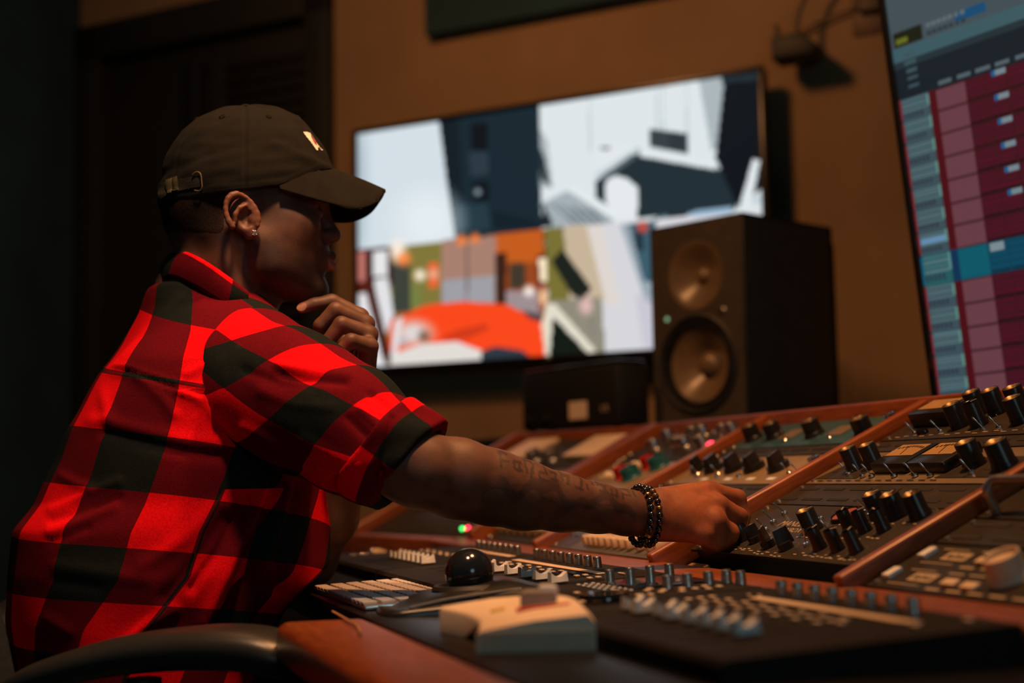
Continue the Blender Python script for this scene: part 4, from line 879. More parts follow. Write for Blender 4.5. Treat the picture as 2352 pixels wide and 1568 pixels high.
def back():
    V, F = [], []; nx, nz = 14, 18
    for side in (0, 1):
        for j in range(nz + 1):
            for i in range(nx + 1):
                s = i / nx * 2 - 1; t = j / nz
                z = 0.48 + 0.46 * t; wdt = 0.235 * (1 - 0.22 * t ** 3)
                x = -0.205 - 0.09 * t ** 1.5 + 0.062 * s * s + (-0.022 if side else 0); V.append((x, s * wdt, z))
    o = (nx + 1) * (nz + 1)
    for j in range(nz):
        for i in range(nx):
            a = j * (nx + 1) + i; q = (a, a + 1, a + nx + 2, a + nx + 1); F.append(q); F.append(tuple(o + k for k in q[::-1]))
    for i in range(nx):
        for j in (0, nz): a = j * (nx + 1) + i; F.append((a, a + 1, o + a + 1, o + a))
    for j in range(nz):
        for i in (0, nx): a = j * (nx + 1) + i; F.append((a, a + nx + 1, o + a + nx + 1, o + a))
    bm = bmesh.new(); m0 = mesh_from(V, F, False); bm.from_mesh(m0); return bm_mesh(bm, auto=60)
part('backrest', back(), M('chair_mesh', (0.020, 0.022, 0.022), 0.8, var=0.3, scale=200), ch)
part('back_post', tube([(-0.12, 0, 0.42), (-0.24, 0, 0.42), (-0.27, 0, 0.55), (-0.30, 0, 0.75)], 0.022), RUBBER, ch)
part('pedestal', lathe([(0, 0.40), (0.03, 0.40), (0.03, 0.12), (0.05, 0.08), (0, 0.08)], 16), RUBBER, ch)
for q in range(5):
    a_ = math.radians(72 * q + 10); part('leg', tube([(0, 0, 0.09), (0.30 * math.cos(a_), 0.30 * math.sin(a_), 0.06)], [0.022, 0.014]), RUBBER, ch)
    part('castor', lathe([(0, 0), (0.025, 0.005), (0.025, 0.04), (0, 0.05)], 14), RUBBER, ch, T(0.30 * math.cos(a_), 0.30 * math.sin(a_), 0))
# ================================================================== the man: bodies grown from distance fields
from mathutils.bvhtree import BVHTree
A3 = lambda *v: np.array(v, float)
def smin(a, b, k):
    h = np.clip(0.5 + 0.5 * (b - a) / k, 0, 1); return b * (1 - h) + a * h - k * h * (1 - h)
class Field:
    def __init__(s, lo, hi, h):
        s.lo = np.array(lo, float); s.h = h; s.n = np.ceil((np.array(hi) - s.lo) / h).astype(int) + 1
        s.a = np.full(s.n, 1e3, np.float32)
    def sub(s, lo, hi, m):
        i0 = np.maximum(np.floor((lo - m - s.lo) / s.h).astype(int), 0); i1 = np.minimum(np.ceil((hi + m - s.lo) / s.h).astype(int) + 1, s.n)
        if np.any(i1 <= i0): return None, None
        sl = tuple(slice(a, b) for a, b in zip(i0, i1))
        g = [(s.lo[k] + s.h * np.arange(i0[k], i1[k])).astype(np.float32) for k in range(3)]
        return sl, (g[0][:, None, None], g[1][None, :, None], g[2][None, None, :])
    def put(s, fn, lo, hi, k, cut=False):
        sl, g = s.sub(np.array(lo), np.array(hi), k + 0.014)
        if sl is None: return
        d = fn(*g)
        s.a[sl] = smin(s.a[sl], d, k) if not cut else -smin(-s.a[sl], d, k)
    def cap(s, a, b, ra, rb=None, k=0.006, cut=False, flat=None):
        """tapered capsule; flat = (axis vector, factor) squeezes it along one axis"""
        a = np.array(a, float); b = np.array(b, float); rb = ra if rb is None else rb; d = b - a; L2 = float(d @ d) + 1e-12
        r = max(ra, rb) * (flat[1] if flat and flat[1] > 1 else 1)
        def fn(x, y, z):
            px, py, pz = x - a[0], y - a[1], z - a[2]
            t = np.clip((px * d[0] + py * d[1] + pz * d[2]) / L2, 0, 1)
            qx, qy, qz = px - t * d[0], py - t * d[1], pz - t * d[2]
            q = qx * qx + qy * qy + qz * qz
            if flat:
                n = np.array(flat[0], float); n /= np.linalg.norm(n); e = qx * n[0] + qy * n[1] + qz * n[2]
                q = q + e * e * (1 / flat[1] ** 2 - 1)
            return np.sqrt(np.maximum(q, 0)) - (ra + (rb - ra) * t)
        s.put(fn, np.minimum(a, b) - r, np.maximum(a, b) + r, k, cut)
    def ell(s, c, r, k=0.008, cut=False, rot=None):
        c = np.array(c, float); r = np.array(r, float); Rm = np.eye(3) if rot is None else np.array(rot)
        ext = np.sqrt(((Rm * r) ** 2).sum(1))
        def fn(x, y, z):
            p = (x - c[0], y - c[1], z - c[2])
            l = [(p[0] * Rm[0, i] + p[1] * Rm[1, i] + p[2] * Rm[2, i]) for i in range(3)]
            k0 = np.sqrt((l[0] / r[0]) ** 2 + (l[1] / r[1]) ** 2 + (l[2] / r[2]) ** 2) + 1e-9
            k1 = np.sqrt((l[0] / r[0] ** 2) ** 2 + (l[1] / r[1] ** 2) ** 2 + (l[2] / r[2] ** 2) ** 2) + 1e-9
            return k0 * (k0 - 1) / k1
        s.put(fn, c - ext, c + ext, k, cut)
    def chain(s, pts, rad, k=0.004, flat=None):
        for i in range(len(pts) - 1): s.cap(pts[i], pts[i + 1], rad[i], rad[i + 1], k, flat=flat)
    def mesh(s):
        a = s.a; ins = a < 0; h = s.h
        cnt = np.zeros(tuple(np.array(a.shape) - 1), np.int8)
        for dx in (0, 1):
            for dy in (0, 1):
                for dz in (0, 1): cnt += ins[dx:a.shape[0] - 1 + dx, dy:a.shape[1] - 1 + dy, dz:a.shape[2] - 1 + dz]
        act = (cnt > 0) & (cnt < 8); ids = np.argwhere(act); idx = np.full(act.shape, -1, np.int64); idx[tuple(ids.T)] = np.arange(len(ids))
        acc = np.zeros((len(ids), 3)); n = np.zeros(len(ids))
        cor = [(0, 0, 0), (1, 0, 0), (0, 1, 0), (1, 1, 0), (0, 0, 1), (1, 0, 1), (0, 1, 1), (1, 1, 1)]
        val = [a[ids[:, 0] + c[0], ids[:, 1] + c[1], ids[:, 2] + c[2]] for c in cor]
        for i, j in ((0, 1), (2, 3), (4, 5), (6, 7), (0, 2), (1, 3), (4, 6), (5, 7), (0, 4), (1, 5), (2, 6), (3, 7)):
            va, vb = val[i], val[j]; cr = (va < 0) != (vb < 0); t = np.where(cr, va / np.where(cr, va - vb, 1), 0)
            P = np.array(cor[i]) + t[:, None] * (np.array(cor[j]) - np.array(cor[i])); acc += P * cr[:, None]; n += cr
        V = s.lo + (ids + acc / n[:, None]) * h; F = []
        for ax in range(3):
            o1, o2 = (ax + 1) % 3, (ax + 2) % 3
            sa = [slice(None)] * 3; sb = [slice(None)] * 3; sa[ax] = slice(0, -1); sb[ax] = slice(1, None)
            i0 = ins[tuple(sa)]; i1 = ins[tuple(sb)]; e = np.argwhere(i0 != i1)
            e = e[(e[:, o1] > 0) & (e[:, o2] > 0) & (e[:, o1] < act.shape[o1]) & (e[:, o2] < act.shape[o2])]
            d1 = np.zeros(3, int); d1[o1] = 1; d2 = np.zeros(3, int); d2[o2] = 1
            q = np.stack([idx[tuple((e - d1 - d2).T)], idx[tuple((e - d2).T)], idx[tuple(e.T)], idx[tuple((e - d1).T)]], 1)
            fl = i0[tuple(e.T)]; q[~fl] = q[~fl][:, ::-1]; F.append(q[(q >= 0).all(1)])
        return V, np.concatenate(F)
def relax(V, F, it=1, lam=0.5):
    for _ in range(it):
        acc = np.zeros_like(V); n = np.zeros(len(V))
        for i in range(4):
            j = (i + 1) % 4
            np.add.at(acc, F[:, i], V[F[:, j]]); np.add.at(n, F[:, i], 1); np.add.at(acc, F[:, j], V[F[:, i]]); np.add.at(n, F[:, j], 1)
        V = V + lam * (acc / np.maximum(n, 1)[:, None] - V)
    return V
def normals(V, F):
    fn = np.cross(V[F[:, 2]] - V[F[:, 0]], V[F[:, 3]] - V[F[:, 1]]); N = np.zeros_like(V)
    for i in range(4): np.add.at(N, F[:, i], fn)
    return N / (np.linalg.norm(N, axis=1, keepdims=True) + 1e-12)
def np_mesh(V, F, name='body', attrs=None, cols=None):
    me = bpy.data.meshes.new(name); me.vertices.add(len(V)); me.vertices.foreach_set('co', V.astype(np.float32).ravel())
    nf = len(F); me.loops.add(nf * 4); me.loops.foreach_set('vertex_index', F.astype(np.int32).ravel())
    me.polygons.add(nf); me.polygons.foreach_set('loop_start', np.arange(0, nf * 4, 4, dtype=np.int32))
    me.update(calc_edges=True); me.validate(); me.shade_smooth()
    for k, v in (attrs or {}).items():
        at = me.attributes.new(k, 'FLOAT', 'POINT'); at.data.foreach_set('value', np.asarray(v, np.float32))
    for k, v in (cols or {}).items():
        at = me.color_attributes.new(k, 'FLOAT_COLOR', 'POINT'); at.data.foreach_set('color', np.concatenate([v, np.ones((len(v), 1))], 1).astype(np.float32).ravel())
    return me
def wob(V, s, seed):
    r = np.random.RandomState(seed); o = np.zeros(len(V))
    for i in range(6):
        d = r.normal(size=3); d /= np.linalg.norm(d); o += np.sin(V @ d * (2 * math.pi / s) * (0.7 + 0.6 * r.rand()) + r.rand() * 6.28)
    return o / 3.5
def ss(x, a, b): t = np.clip((x - a) / (b - a), 0, 1); return t * t * (3 - 2 * t)
def hitter(V, F):
    t = BVHTree.FromPolygons([tuple(v) for v in V], [tuple(int(i) for i in f) for f in F])
    def hit(px, py):
        d = ray(px, py); loc, nor, i, _ = t.ray_cast(Vector(CAMP), Vector(d))
        return (None, None) if loc is None else (np.array(loc), np.array(nor))
    return hit
SKIN = A3(0.120, 0.054, 0.034)
# ------------------------------------------------------------------ head and neck, in head coordinates (x face, y his left, z up)
YW = math.radians(10); HFX = A3(math.cos(YW), math.sin(YW), 0); HLY = A3(-math.sin(YW), math.cos(YW), 0)
HE0 = aty(565, 508, 1.78); HS = 1.045
def h2w(P): P = np.asarray(P, float); return HE0 + HS * (P[..., :1] * HFX + P[..., 1:2] * HLY + P[..., 2:3] * A3(0, 0, 1))
mm = 0.001
H = Field((-.125, -.105, -.185), (.135, .100, .15), .0017)
H.ell(A3(-3, 0, 45) * mm, A3(95, 75, 87) * mm, 0.01)
H.ell(A3(-42, 0, 6) * mm, A3(56, 60, 55) * mm, 0.02)
H.ell(A3(45, 0, -12) * mm, A3(48, 62, 66) * mm, 0.02)
H.cap(A3(-22, 0, -20) * mm, A3(-48, 0, -150) * mm, .055, .060, 0.02)
H.cap(A3(8, 0, -75) * mm, A3(-25, 0, -160) * mm, .038, .048, 0.02)
H.ell(A3(48, 0, -58) * mm, A3(42, 44, 36) * mm, 0.015)
for s_ in (-1, 1):
    H.cap(A3(20, 51 * s_, -35) * mm, A3(28, 46 * s_, -60) * mm, .016, .016, 0.024)
    H.cap(A3(28, 46 * s_, -60) * mm, A3(78, 16 * s_, -84) * mm, .016, .014, 0.022)
    H.ell(A3(58, 47 * s_, -10) * mm, A3(26, 15, 17) * mm, 0.022)
    H.cap(A3(88, 6 * s_, 22) * mm, A3(76, 46 * s_, 18) * mm, .0085, .008, 0.012)
    H.cap(A3(-30, 52 * s_, -25) * mm, A3(-5, 30 * s_, -130) * mm, .016, .018, 0.02)
    H.ell(A3(96, 31 * s_, 6) * mm, A3(13, 15, 9) * mm, 0.008, cut=True)
    H.ell(A3(79, 31 * s_, 5) * mm, A3(12.5, 15, 10) * mm, 0.003)
    H.cap(A3(90, 21 * s_, 6.5) * mm, A3(85, 43 * s_, 4) * mm, .0026, .0022, 0.002)
H.ell(A3(82, 0, -84) * mm, A3(16, 20, 14) * mm, 0.012)
H.cap(A3(90, 0, 20) * mm, A3(103, 0, -13) * mm, .0072, .0085, 0.009)
H.ell(A3(105, 0, -17) * mm, A3(9, 10, 8) * mm, 0.007)
for s_ in (-1, 1):
    H.ell(A3(97, 13.5 * s_, -19) * mm, A3(10.5, 6.5, 8) * mm, 0.004)
    H.ell(A3(102.5, 8.0 * s_, -27) * mm, A3(5, 3.6, 3.2) * mm, 0.002, cut=True)
    H.cap(A3(93, 16 * s_, -26) * mm, A3(80, 30 * s_, -46) * mm, .0025, .002, 0.006, cut=True)
H.ell(A3(86, 0, -46) * mm, A3(17, 27, 20) * mm, 0.012)
for s_ in (-1, 1):
    H.cap(A3(103.5, 3 * s_, -42) * mm, A3(89, 23 * s_, -48) * mm, .0052, .003, 0.004)
    H.cap(A3(102.5, 2 * s_, -55) * mm, A3(89, 21 * s_, -50) * mm, .0064, .0035, 0.004)
    H.cap(A3(109, 2 * s_, -48.2) * mm, A3(90, 24 * s_, -49) * mm, .0016, .0012, 0.0015, cut=True)
H.ell(A3(102, 0, -65) * mm, A3(7, 14, 4) * mm, 0.006, cut=True)
for s_ in (-1, 1): H.ell(A3(40, 26 * s_, -38) * mm, A3(38, 30, 36) * mm, 0.025)
# ears
for s_ in (-1, 1):
    c = A3(-4, 77 * s_, -8); er = []
    for i in range(15):
        t = i / 14; an = math.radians(-30 + 250 * t)                       # helix from the front over the top to the lobe
        ex_ = 17.5 * math.cos(an) - 4.5 * math.sin(an); ez_ = 23.5 * math.sin(an)
        out = 4 + 9.5 * (1 - math.cos(an)) / 2 + (2 if an > 1.6 else 0)
        er.append((c + A3(ex_, out * s_, ez_)) * mm)
    H.ell((c + A3(0, 3 * s_, 0)) * mm, A3(15, 5.5, 21) * mm, 0.004, rot=np.array(Matrix.Rotation(math.radians(18 * s_), 3, 'Z') @ Matrix.Rotation(math.radians(-10), 3, 'Y')))
    H.chain(er, [0.0034 + 0.0006 * math.sin(i) for i in range(15)], 0.002)
    H.ell((c + A3(10, 2.5 * s_, -20)) * mm, A3(8, 4.8, 8.5) * mm, 0.004)
    H.ell((c + A3(5, 8.5 * s_, -4)) * mm, A3(8.5, 6.5, 11) * mm, 0.003, cut=True)
    H.ell((c + A3(1, 10 * s_, 10)) * mm, A3(9, 4, 5) * mm, 0.002, cut=True)
    H.chain([(c + A3(-8, 10 * s_, -10)) * mm, (c + A3(-7, 10.5 * s_, 0)) * mm, (c + A3(-2, 9.5 * s_, 8)) * mm, (c + A3(6, 7 * s_, 12)) * mm], [.0025, .003, .0028, .002], 0.002)
    H.ell((c + A3(12, 4 * s_, -4)) * mm, A3(4, 3.6, 6) * mm, 0.003)
HV, HF = H.mesh(); HV = relax(HV, HF, 1, 0.4)
x, y, z = (HV / mm).T
tint = np.tile(SKIN, (len(HV), 1))
def tmix(t, m, col): return t * (1 - m[:, None]) + np.array(col) * m[:, None]
earm = (np.abs(y) > 70) & (x > -34) & (x < 24) & (z > -36) & (z < 22)
hairm = np.maximum(ss(z, 6, 22) * (1 - ss(x, 36, 44)) * (1 - ss(x, 0, 40) * 0.25), ss(-x, 6, 34) * ss(z - (-24 - 0.16 * (x + 85)), -16, 16))
hairm = np.maximum(hairm, 0.55 * ss(z, -14, 4) * (1 - ss(x, 20, 28)) * ss(x, 8, 12)); hairm *= ss(np.where(np.abs(y) > 71, np.hypot((x + 3) / 23, (z + 7) / 29), 9.0), 0.9, 1.1)
beard = ss(-(z + 40 + 0.42 * (x - 60)), -4, 18) * ss(x, 8, 26) * ss(z, -104, -84) * 0.66
beard = np.maximum(beard, ss(-(z + 60), 0, 10) * ss(x, 70, 85) * 0.62); beard = np.maximum(beard, 0.7 * ss(x, 94, 98) * ss(z, -41, -37) * (1 - ss(z, -30, -27)) * (np.abs(y) < 26))
lips = ss(x, 96, 100) * ((z > -60.5) & (z < -38.5)) * (np.abs(y) < 22)
tint = tmix(tint, np.clip(ss(x, 35, 75) * ss(z, -45, -10) * (1 - ss(z, 0, 25)), 0, 1) * 0.35, (0.20, 0.075, 0.045))
tint = tmix(tint, beard, (0.022, 0.013, 0.010)); tint = tmix(tint, lips * (z < -48), (0.42, 0.16, 0.13)); tint = tmix(tint, lips * (z >= -48), (0.11, 0.045, 0.035))
tint = tmix(tint, hairm * 0.94, (0.011, 0.0085, 0.007)); tint = tmix(tint, earm * 0.45 * ss(np.abs(y), 72, 80), (0.24, 0.085, 0.045))
HT = tint; HN = normals(HV, HF)
bodyV, bodyF, bodyT = [h2w(HV)], [HF], [HT]; off = len(HV)
# ------------------------------------------------------------------ right arm reaching to the knobs
RW = [(560, 830, 1.68, .050), (760, 950, 1.60, .046), (925, 1060, 1.537, .0395), (965, 1080, 1.537, .0400), (1050, 1098, 1.553, .0425), (1130, 1119, 1.570, .0405), (1200, 1137, 1.585, .0375), (1290, 1153, 1.605, .0318), (1370, 1166, 1.622, .0272), (1440, 1177, 1.640, .0248), (1490, 1183, 1.652, .0245)]
RP = [aty(a, b_, c) for a, b_, c, _ in RW]; RR = [r for *_, r in RW]
RA = Field((-.46, 1.44, .74), (.32, 1.80, 1.12), .0022)
RA.chain(RP[:4], RR[:4], 0.01); RA.chain(RP[3:], RR[3:], 0.01, flat=((0, 1, 0.1), 0.84))
q = lambda a, b_, c: aty(a, b_, c)
RH = dict(w=q(1495, 1183, 1.655), i=q(1628, 1128, 1.706), m=q(1650, 1160, 1.690), r=q(1640, 1196, 1.674), p=q(1614, 1226, 1.664))
wv = {'i': q(1510, 1160, 1.668), 'm': q(1512, 1176, 1.660), 'r': q(1512, 1192, 1.656), 'p': q(1508, 1206, 1.656)}
for key, r0, r1_ in (('i', .0205, .0130), ('m', .0205, .0128), ('r', .0200, .0122), ('p', .0180, .0112)): RA.cap(wv[key], RH[key], r0, r1_, 0.010)
RA.cap(q(1560, 1180, 1.67), q(1620, 1190, 1.69), .018, .016, 0.012)
RA.chain([RH['i'], q(1694, 1143, 1.722), q(1706, 1186, 1.722), q(1703, 1222, 1.712)], [.0122, .0102, .0090, .0076], 0.0035)
RA.chain([RH['m'], q(1698, 1186, 1.700), q(1694, 1222, 1.706), q(1690, 1244, 1.706)], [.0122, .0104, .0090, .0078], 0.0030)
RA.chain([RH['r'], q(1676, 1224, 1.688), q(1668, 1246, 1.698), q(1660, 1248, 1.708)], [.0122, .0104, .0088, .0078], 0.0070)
RA.chain([RH['p'], q(1642, 1243, 1.676), q(1632, 1252, 1.690), q(1622, 1248, 1.700)], [.0114, .0098, .0084, .0072], 0.0090)
RA.cap(RH['r'], q(1655, 1238, 1.684), .0115, .0105, 0.010)
RA.chain([q(1530, 1180, 1.70), q(1600, 1200, 1.742), q(1655, 1222, 1.742), q(1702, 1230, 1.728)], [.017, .0135, .0105, .0085], 0.006)
for a_, b_ in ((('i'), (1560, 1150, 1.676)), (('m'), (1565, 1172, 1.668)), (('r'), (1562, 1196, 1.662))): RA.cap(RH[a_] + A3(-.004, -.006, .004), q(*b_) + A3(0, -.006, .004), .0050, .0028, 0.006)
V, F = RA.mesh(); V = relax(V, F, 2, 0.5)
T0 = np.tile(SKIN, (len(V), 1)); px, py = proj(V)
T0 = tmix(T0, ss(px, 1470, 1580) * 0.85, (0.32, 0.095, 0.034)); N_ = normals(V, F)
# knuckle lightening, tattoo ink on the forearm (letters along the top, cloud shapes below)
fa = (RP[-1] - RP[4]); fl_ = np.linalg.norm(fa); fa /= fl_; rel = V - RP[4]; al = rel @ fa / fl_; sd = np.cross(fa, A3(0, 1, 0)); sd /= np.linalg.norm(sd)
if sd[2] < 0: sd = -sd
ctr = RP[4] + np.outer(al * fl_, fa); ht = ((V - ctr) @ sd) / np.interp(al, [0, 0.35, 1], [.043, .037, .0245])
ink = np.zeros(len(V))
def blob(c_al, c_ht, ra_, rh): return np.hypot((al - c_al) / ra_, (ht - c_ht) / rh)
cl = np.minimum.reduce([blob(.16, -.30, .085, .28), blob(.27, -.18, .10, .36), blob(.38, -.36, .085, .26)])
ink = np.maximum(ink, np.exp(-((cl - 1) / 0.05) ** 2) * 0.7)
cl2 = np.minimum.reduce([blob(.62, -.42, .09, .34), blob(.73, -.30, .09, .40), blob(.84, -.45, .08, .36)])
ink = np.maximum(ink, np.exp(-((cl2 - 1) / 0.06) ** 2) * 0.5)
wave_ = 0.10 + 0.24 * np.sin(al * 19 + 0.6) + 0.12 * np.sin(al * 47)
ink = np.maximum(ink, ss(wave_ + 0.22 - ht, 0, 0.05) * (1 - ss(wave_ - 0.16 - ht, 0, 0.05)) * ss(al, 0.10, 0.16) * (1 - ss(al, .90, .95)) * 0.62)
ink = np.maximum(ink, ss(-ht, 0.15, 0.45) * 0.40 * ss(al, .02, .14) * (1 - ss(al, .9, .97)))
let = np.zeros(len(V))
gl = [[0, 1, 3, 4], [1, 2, 4, 6], [0, 3, 4, 5, 6], [1, 4, 5, 2], [0, 1, 2, 6], [3, 4, 6, 1], [2, 5, 6, 0], [0, 4, 5], [1, 3, 6, 2], [0, 2, 4, 6], [1, 4, 5, 0], [3, 5, 6, 1]]
for i_, g in enumerate(gl):
    ca = 0.14 + i_ * 0.066; hb = 0.50 + 0.06 * math.sin(i_ * 1.7)
    u_ = (al - ca) / 0.050; v_ = (ht - hb) / 0.42
    segs = [(abs(v_ - 1) < .10) & (u_ > 0) & (u_ < 1), (abs(v_ - .5) < .10) & (u_ > 0) & (u_ < 1), (abs(v_) < .10) & (u_ > 0) & (u_ < 1), (abs(u_ - .1) < .13) & (v_ > .5) & (v_ < 1), (abs(u_ - .1) < .13) & (v_ > 0) & (v_ < .5), (abs(u_ - .9) < .13) & (v_ > .5) & (v_ < 1), (abs(u_ - .6 - .3 * v_) < .14) & (v_ > -.2) & (v_ < .6)]
    for k_ in g: let[segs[k_]] = 1
ink = np.maximum(ink, let * 0.8 * (N_[:, 1] < 0.5))
T0 = tmix(T0, np.clip(ink, 0, 1) * (px < 1462) * (px > 1060), (0.030, 0.020, 0.018))
kn = np.zeros(len(V))
for p_ in (q(1702, 1146, 1.716), q(1705, 1188, 1.692), q(1680, 1228, 1.668)): kn = np.maximum(kn, np.exp(-((np.linalg.norm(V - p_, axis=1) / .010) ** 2)))
T0 = tmix(T0, kn * 0.35, (0.09, 0.035, 0.022))
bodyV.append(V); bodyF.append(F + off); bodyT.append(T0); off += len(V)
# ------------------------------------------------------------------ left arm, elbow on the desk, hand at the chin
LA = Field((-.56, 1.62, .70), (-.10, 2.06, 1.18), .0021)
LW = [q(826, 884, 1.782), q(808, 960, 1.79), q(782, 1060, 1.80), q(752, 1180, 1.82), q(712, 1284, 1.845)]
LA.chain(LW, [.0225, .0285, .038, .042, .030], 0.012, flat=((1, 0, 0.1), 0.92))
LA.chain([LW[-1], A3(-.40, 1.97, .92), A3(-.455, 1.99, 1.03)], [.034, .046, .052], 0.02)
lm = dict(i=q(826, 728, 1.778), m=q(838, 744, 1.758), r=q(846, 768, 1.738), p=q(849, 795, 1.722))
lc = dict(i=q(822, 862, 1.796), m=q(828, 866, 1.786), r=q(832, 868, 1.776), p=q(834, 870, 1.766))
for key, r0 in (('i', .0120), ('m', .0122), ('r', .0118), ('p', .0108)): LA.cap(lc[key], lm[key], .0150, r0, 0.009)
LA.chain([lm['i'], q(762, 692, 1.768), q(722, 699, 1.760), q(694, 707, 1.757)], [.0118, .0094, .0082, .0068], 0.003)
LA.chain([lm['m'], q(771, 712, 1.742), q(736, 748, 1.742), q(734, 778, 1.754)], [.0122, .0100, .0090, .0078], 0.0026)
LA.chain([lm['r'], q(784, 744, 1.722), q(750, 788, 1.722), q(752, 816, 1.737)], [.0118, .0098, .0086, .0076], 0.0026)
LA.chain([lm['p'], q(806, 782, 1.706), q(771, 818, 1.708), q(772, 842, 1.722)], [.0106, .0090, .0080, .0070], 0.0026)
LA.chain([q(822, 850, 1.795), q(800, 800, 1.815), q(780, 750, 1.822), q(765, 712, 1.822)], [.015, .0135, .011, .008], 0.008)
V, F = LA.mesh(); V = relax(V, F, 2, 0.5)
T0 = np.tile(SKIN * 1.05, (len(V), 1)); px, py = proj(V)
tipm = np.exp(-(np.linalg.norm(V - q(694, 707, 1.757), axis=1) / .012) ** 2); T0 = tmix(T0, tipm * 0.6, (0.36, 0.17, 0.11))
for p_ in (q(762, 692, 1.768), q(771, 712, 1.742), q(784, 744, 1.722), q(806, 782, 1.706)): T0 = tmix(T0, 0.35 * np.exp(-(np.linalg.norm(V - p_, axis=1) / .009) ** 2), (0.075, 0.032, 0.020))
bodyV.append(V); bodyF.append(F + off); bodyT.append(T0); off += len(V)
# ------------------------------------------------------------------ trunk (inside the clothes)
YT = math.radians(27); TF = A3(math.cos(YT), math.sin(YT), 0); TR = A3(math.sin(YT), -math.cos(YT), 0)
B_ = Field((-.72, 1.5, .5), (-.1, 2.2, 1.2), .008)
hip = A3(-.47, 1.78, .58)
B_.cap(hip, A3(-.44, 1.79, .80), .12, .12, 0.03, flat=(TR, 1.25)); B_.cap(A3(-.44, 1.79, .80), A3(-.41, 1.81, 1.0), .12, .10, 0.03, flat=(TR, 1.3)); B_.cap(A3(-.32, 1.69, 1.04), A3(-.46, 1.95, 1.04), .045, .045, 0.03)
B_.cap(A3(-.405, 1.81, 1.02), A3(-.40, 1.80, 1.12), .07, .055, 0.03)
V, F = B_.mesh(); bodyV.append(V); bodyF.append(F + off); bodyT.append(np.tile(SKIN, (len(V), 1))); off += len(V)
def skin_mat():
    t = NT('skin'); t.set(Roughness=0.54); t.b.inputs['Specular IOR Level'].default_value = 0.45
    at = t.add('ShaderNodeAttribute'); at.attribute_name = 'tint'
    tc = t.add('ShaderNodeTexCoord'); nz = t.add('ShaderNodeTexNoise'); nz.inputs['Scale'].default_value = 55; nz.inputs['Detail'].default_value = 7; t.link(tc.outputs['Object'], nz.inputs[0])
    rp = t.add('ShaderNodeValToRGB'); rp.color_ramp.elements[0].color = (.72, .72, .72, 1); rp.color_ramp.elements[1].color = (1.2, 1.2, 1.2, 1); rp.color_ramp.elements[0].position = .3; rp.color_ramp.elements[1].position = .7
    t.link(nz.outputs[0], rp.inputs[0])
    mx = t.add('ShaderNodeMix', data_type='RGBA', blend_type='MULTIPLY'); mx.inputs[0].default_value = 1.0
    t.link(at.outputs['Color'], mx.inputs[6]); t.link(rp.outputs[0], mx.inputs[7]); t.link(mx.outputs[2], t.b.inputs['Base Color'])
    n2 = t.add('ShaderNodeTexNoise'); n2.inputs['Scale'].default_value = 700; n2.inputs['Detail'].default_value = 3; t.link(tc.outputs['Object'], n2.inputs[0])
    bp = t.add('ShaderNodeBump'); bp.inputs['Strength'].default_value = 0.22; bp.inputs['Distance'].default_value = 0.0008; t.link(n2.outputs[0], bp.inputs['Height']); t.link(bp.outputs[0], t.b.inputs['Normal'])
    t.b.inputs['Subsurface Weight'].default_value = 0.06; t.b.inputs['Subsurface Radius'].default_value = (0.006, 0.002, 0.001)
    return t.m
SKM = skin_mat()
POR = A3(-.47, 1.78, 0.47)
man = thing('person', 'man in red and black checked shirt and dark cap turning a knob', 'person', T(*POR))
PI_ = T(*-POR)
part('body', np_mesh(np.concatenate(bodyV), np.concatenate(bodyF), 'body', cols={'tint': np.concatenate(bodyT)}), SKM, man, PI_)
# short hair: a thin rough shell over the hair area of the head
sel = (hairm[HF].min(1) > 0.30) & (x[HF].max(1) < 6)
hs = ss(hairm, 0.5, 0.95) * (1 - ss(x, -30, 2)); hf = HF[sel]; uq, inv = np.unique(hf, return_inverse=True)
hv = HV[uq] + HN[uq] * (0.0012 * hs[uq] - 0.0006)[:, None]; hv += HN[uq] * (np.random.RandomState(2).rand(len(uq)) * 0.0003 * hs[uq])[:, None]
def hair_mat():
    t = NT('short_black_hair'); t.set(Roughness=0.95); t.b.inputs['Specular IOR Level'].default_value = 0.1
    at = t.add('ShaderNodeAttribute'); at.attribute_name = 'tint'; tc = t.add('ShaderNodeTexCoord'); nz = t.add('ShaderNodeTexNoise'); nz.inputs['Scale'].default_value = 900; t.link(tc.outputs['Object'], nz.inputs[0])
    mr = t.add('ShaderNodeMapRange'); mr.inputs[1].default_value = 0.35; mr.inputs[2].default_value = 0.65; mr.inputs[3].default_value = 0.35; mr.inputs[4].default_value = 1.25; t.link(nz.outputs[0], mr.inputs[0])
    mx = t.add('ShaderNodeMix', data_type='RGBA', blend_type='MULTIPLY'); mx.inputs[0].default_value = 1.0; t.link(at.outputs['Color'], mx.inputs[6]); t.link(mr.outputs[0], mx.inputs[7]); t.link(mx.outputs[2], t.b.inputs['Base Color'])
    bp = t.add('ShaderNodeBump'); bp.inputs['Strength'].default_value = 0.3; bp.inputs['Distance'].default_value = 0.0008; t.link(nz.outputs[0], bp.inputs['Height']); t.link(bp.outputs[0], t.b.inputs['Normal']); return t.m
part('hair', np_mesh(h2w(hv), inv.reshape(-1, 4), cols={'tint': HT[uq]}), hair_mat(), man, PI_)
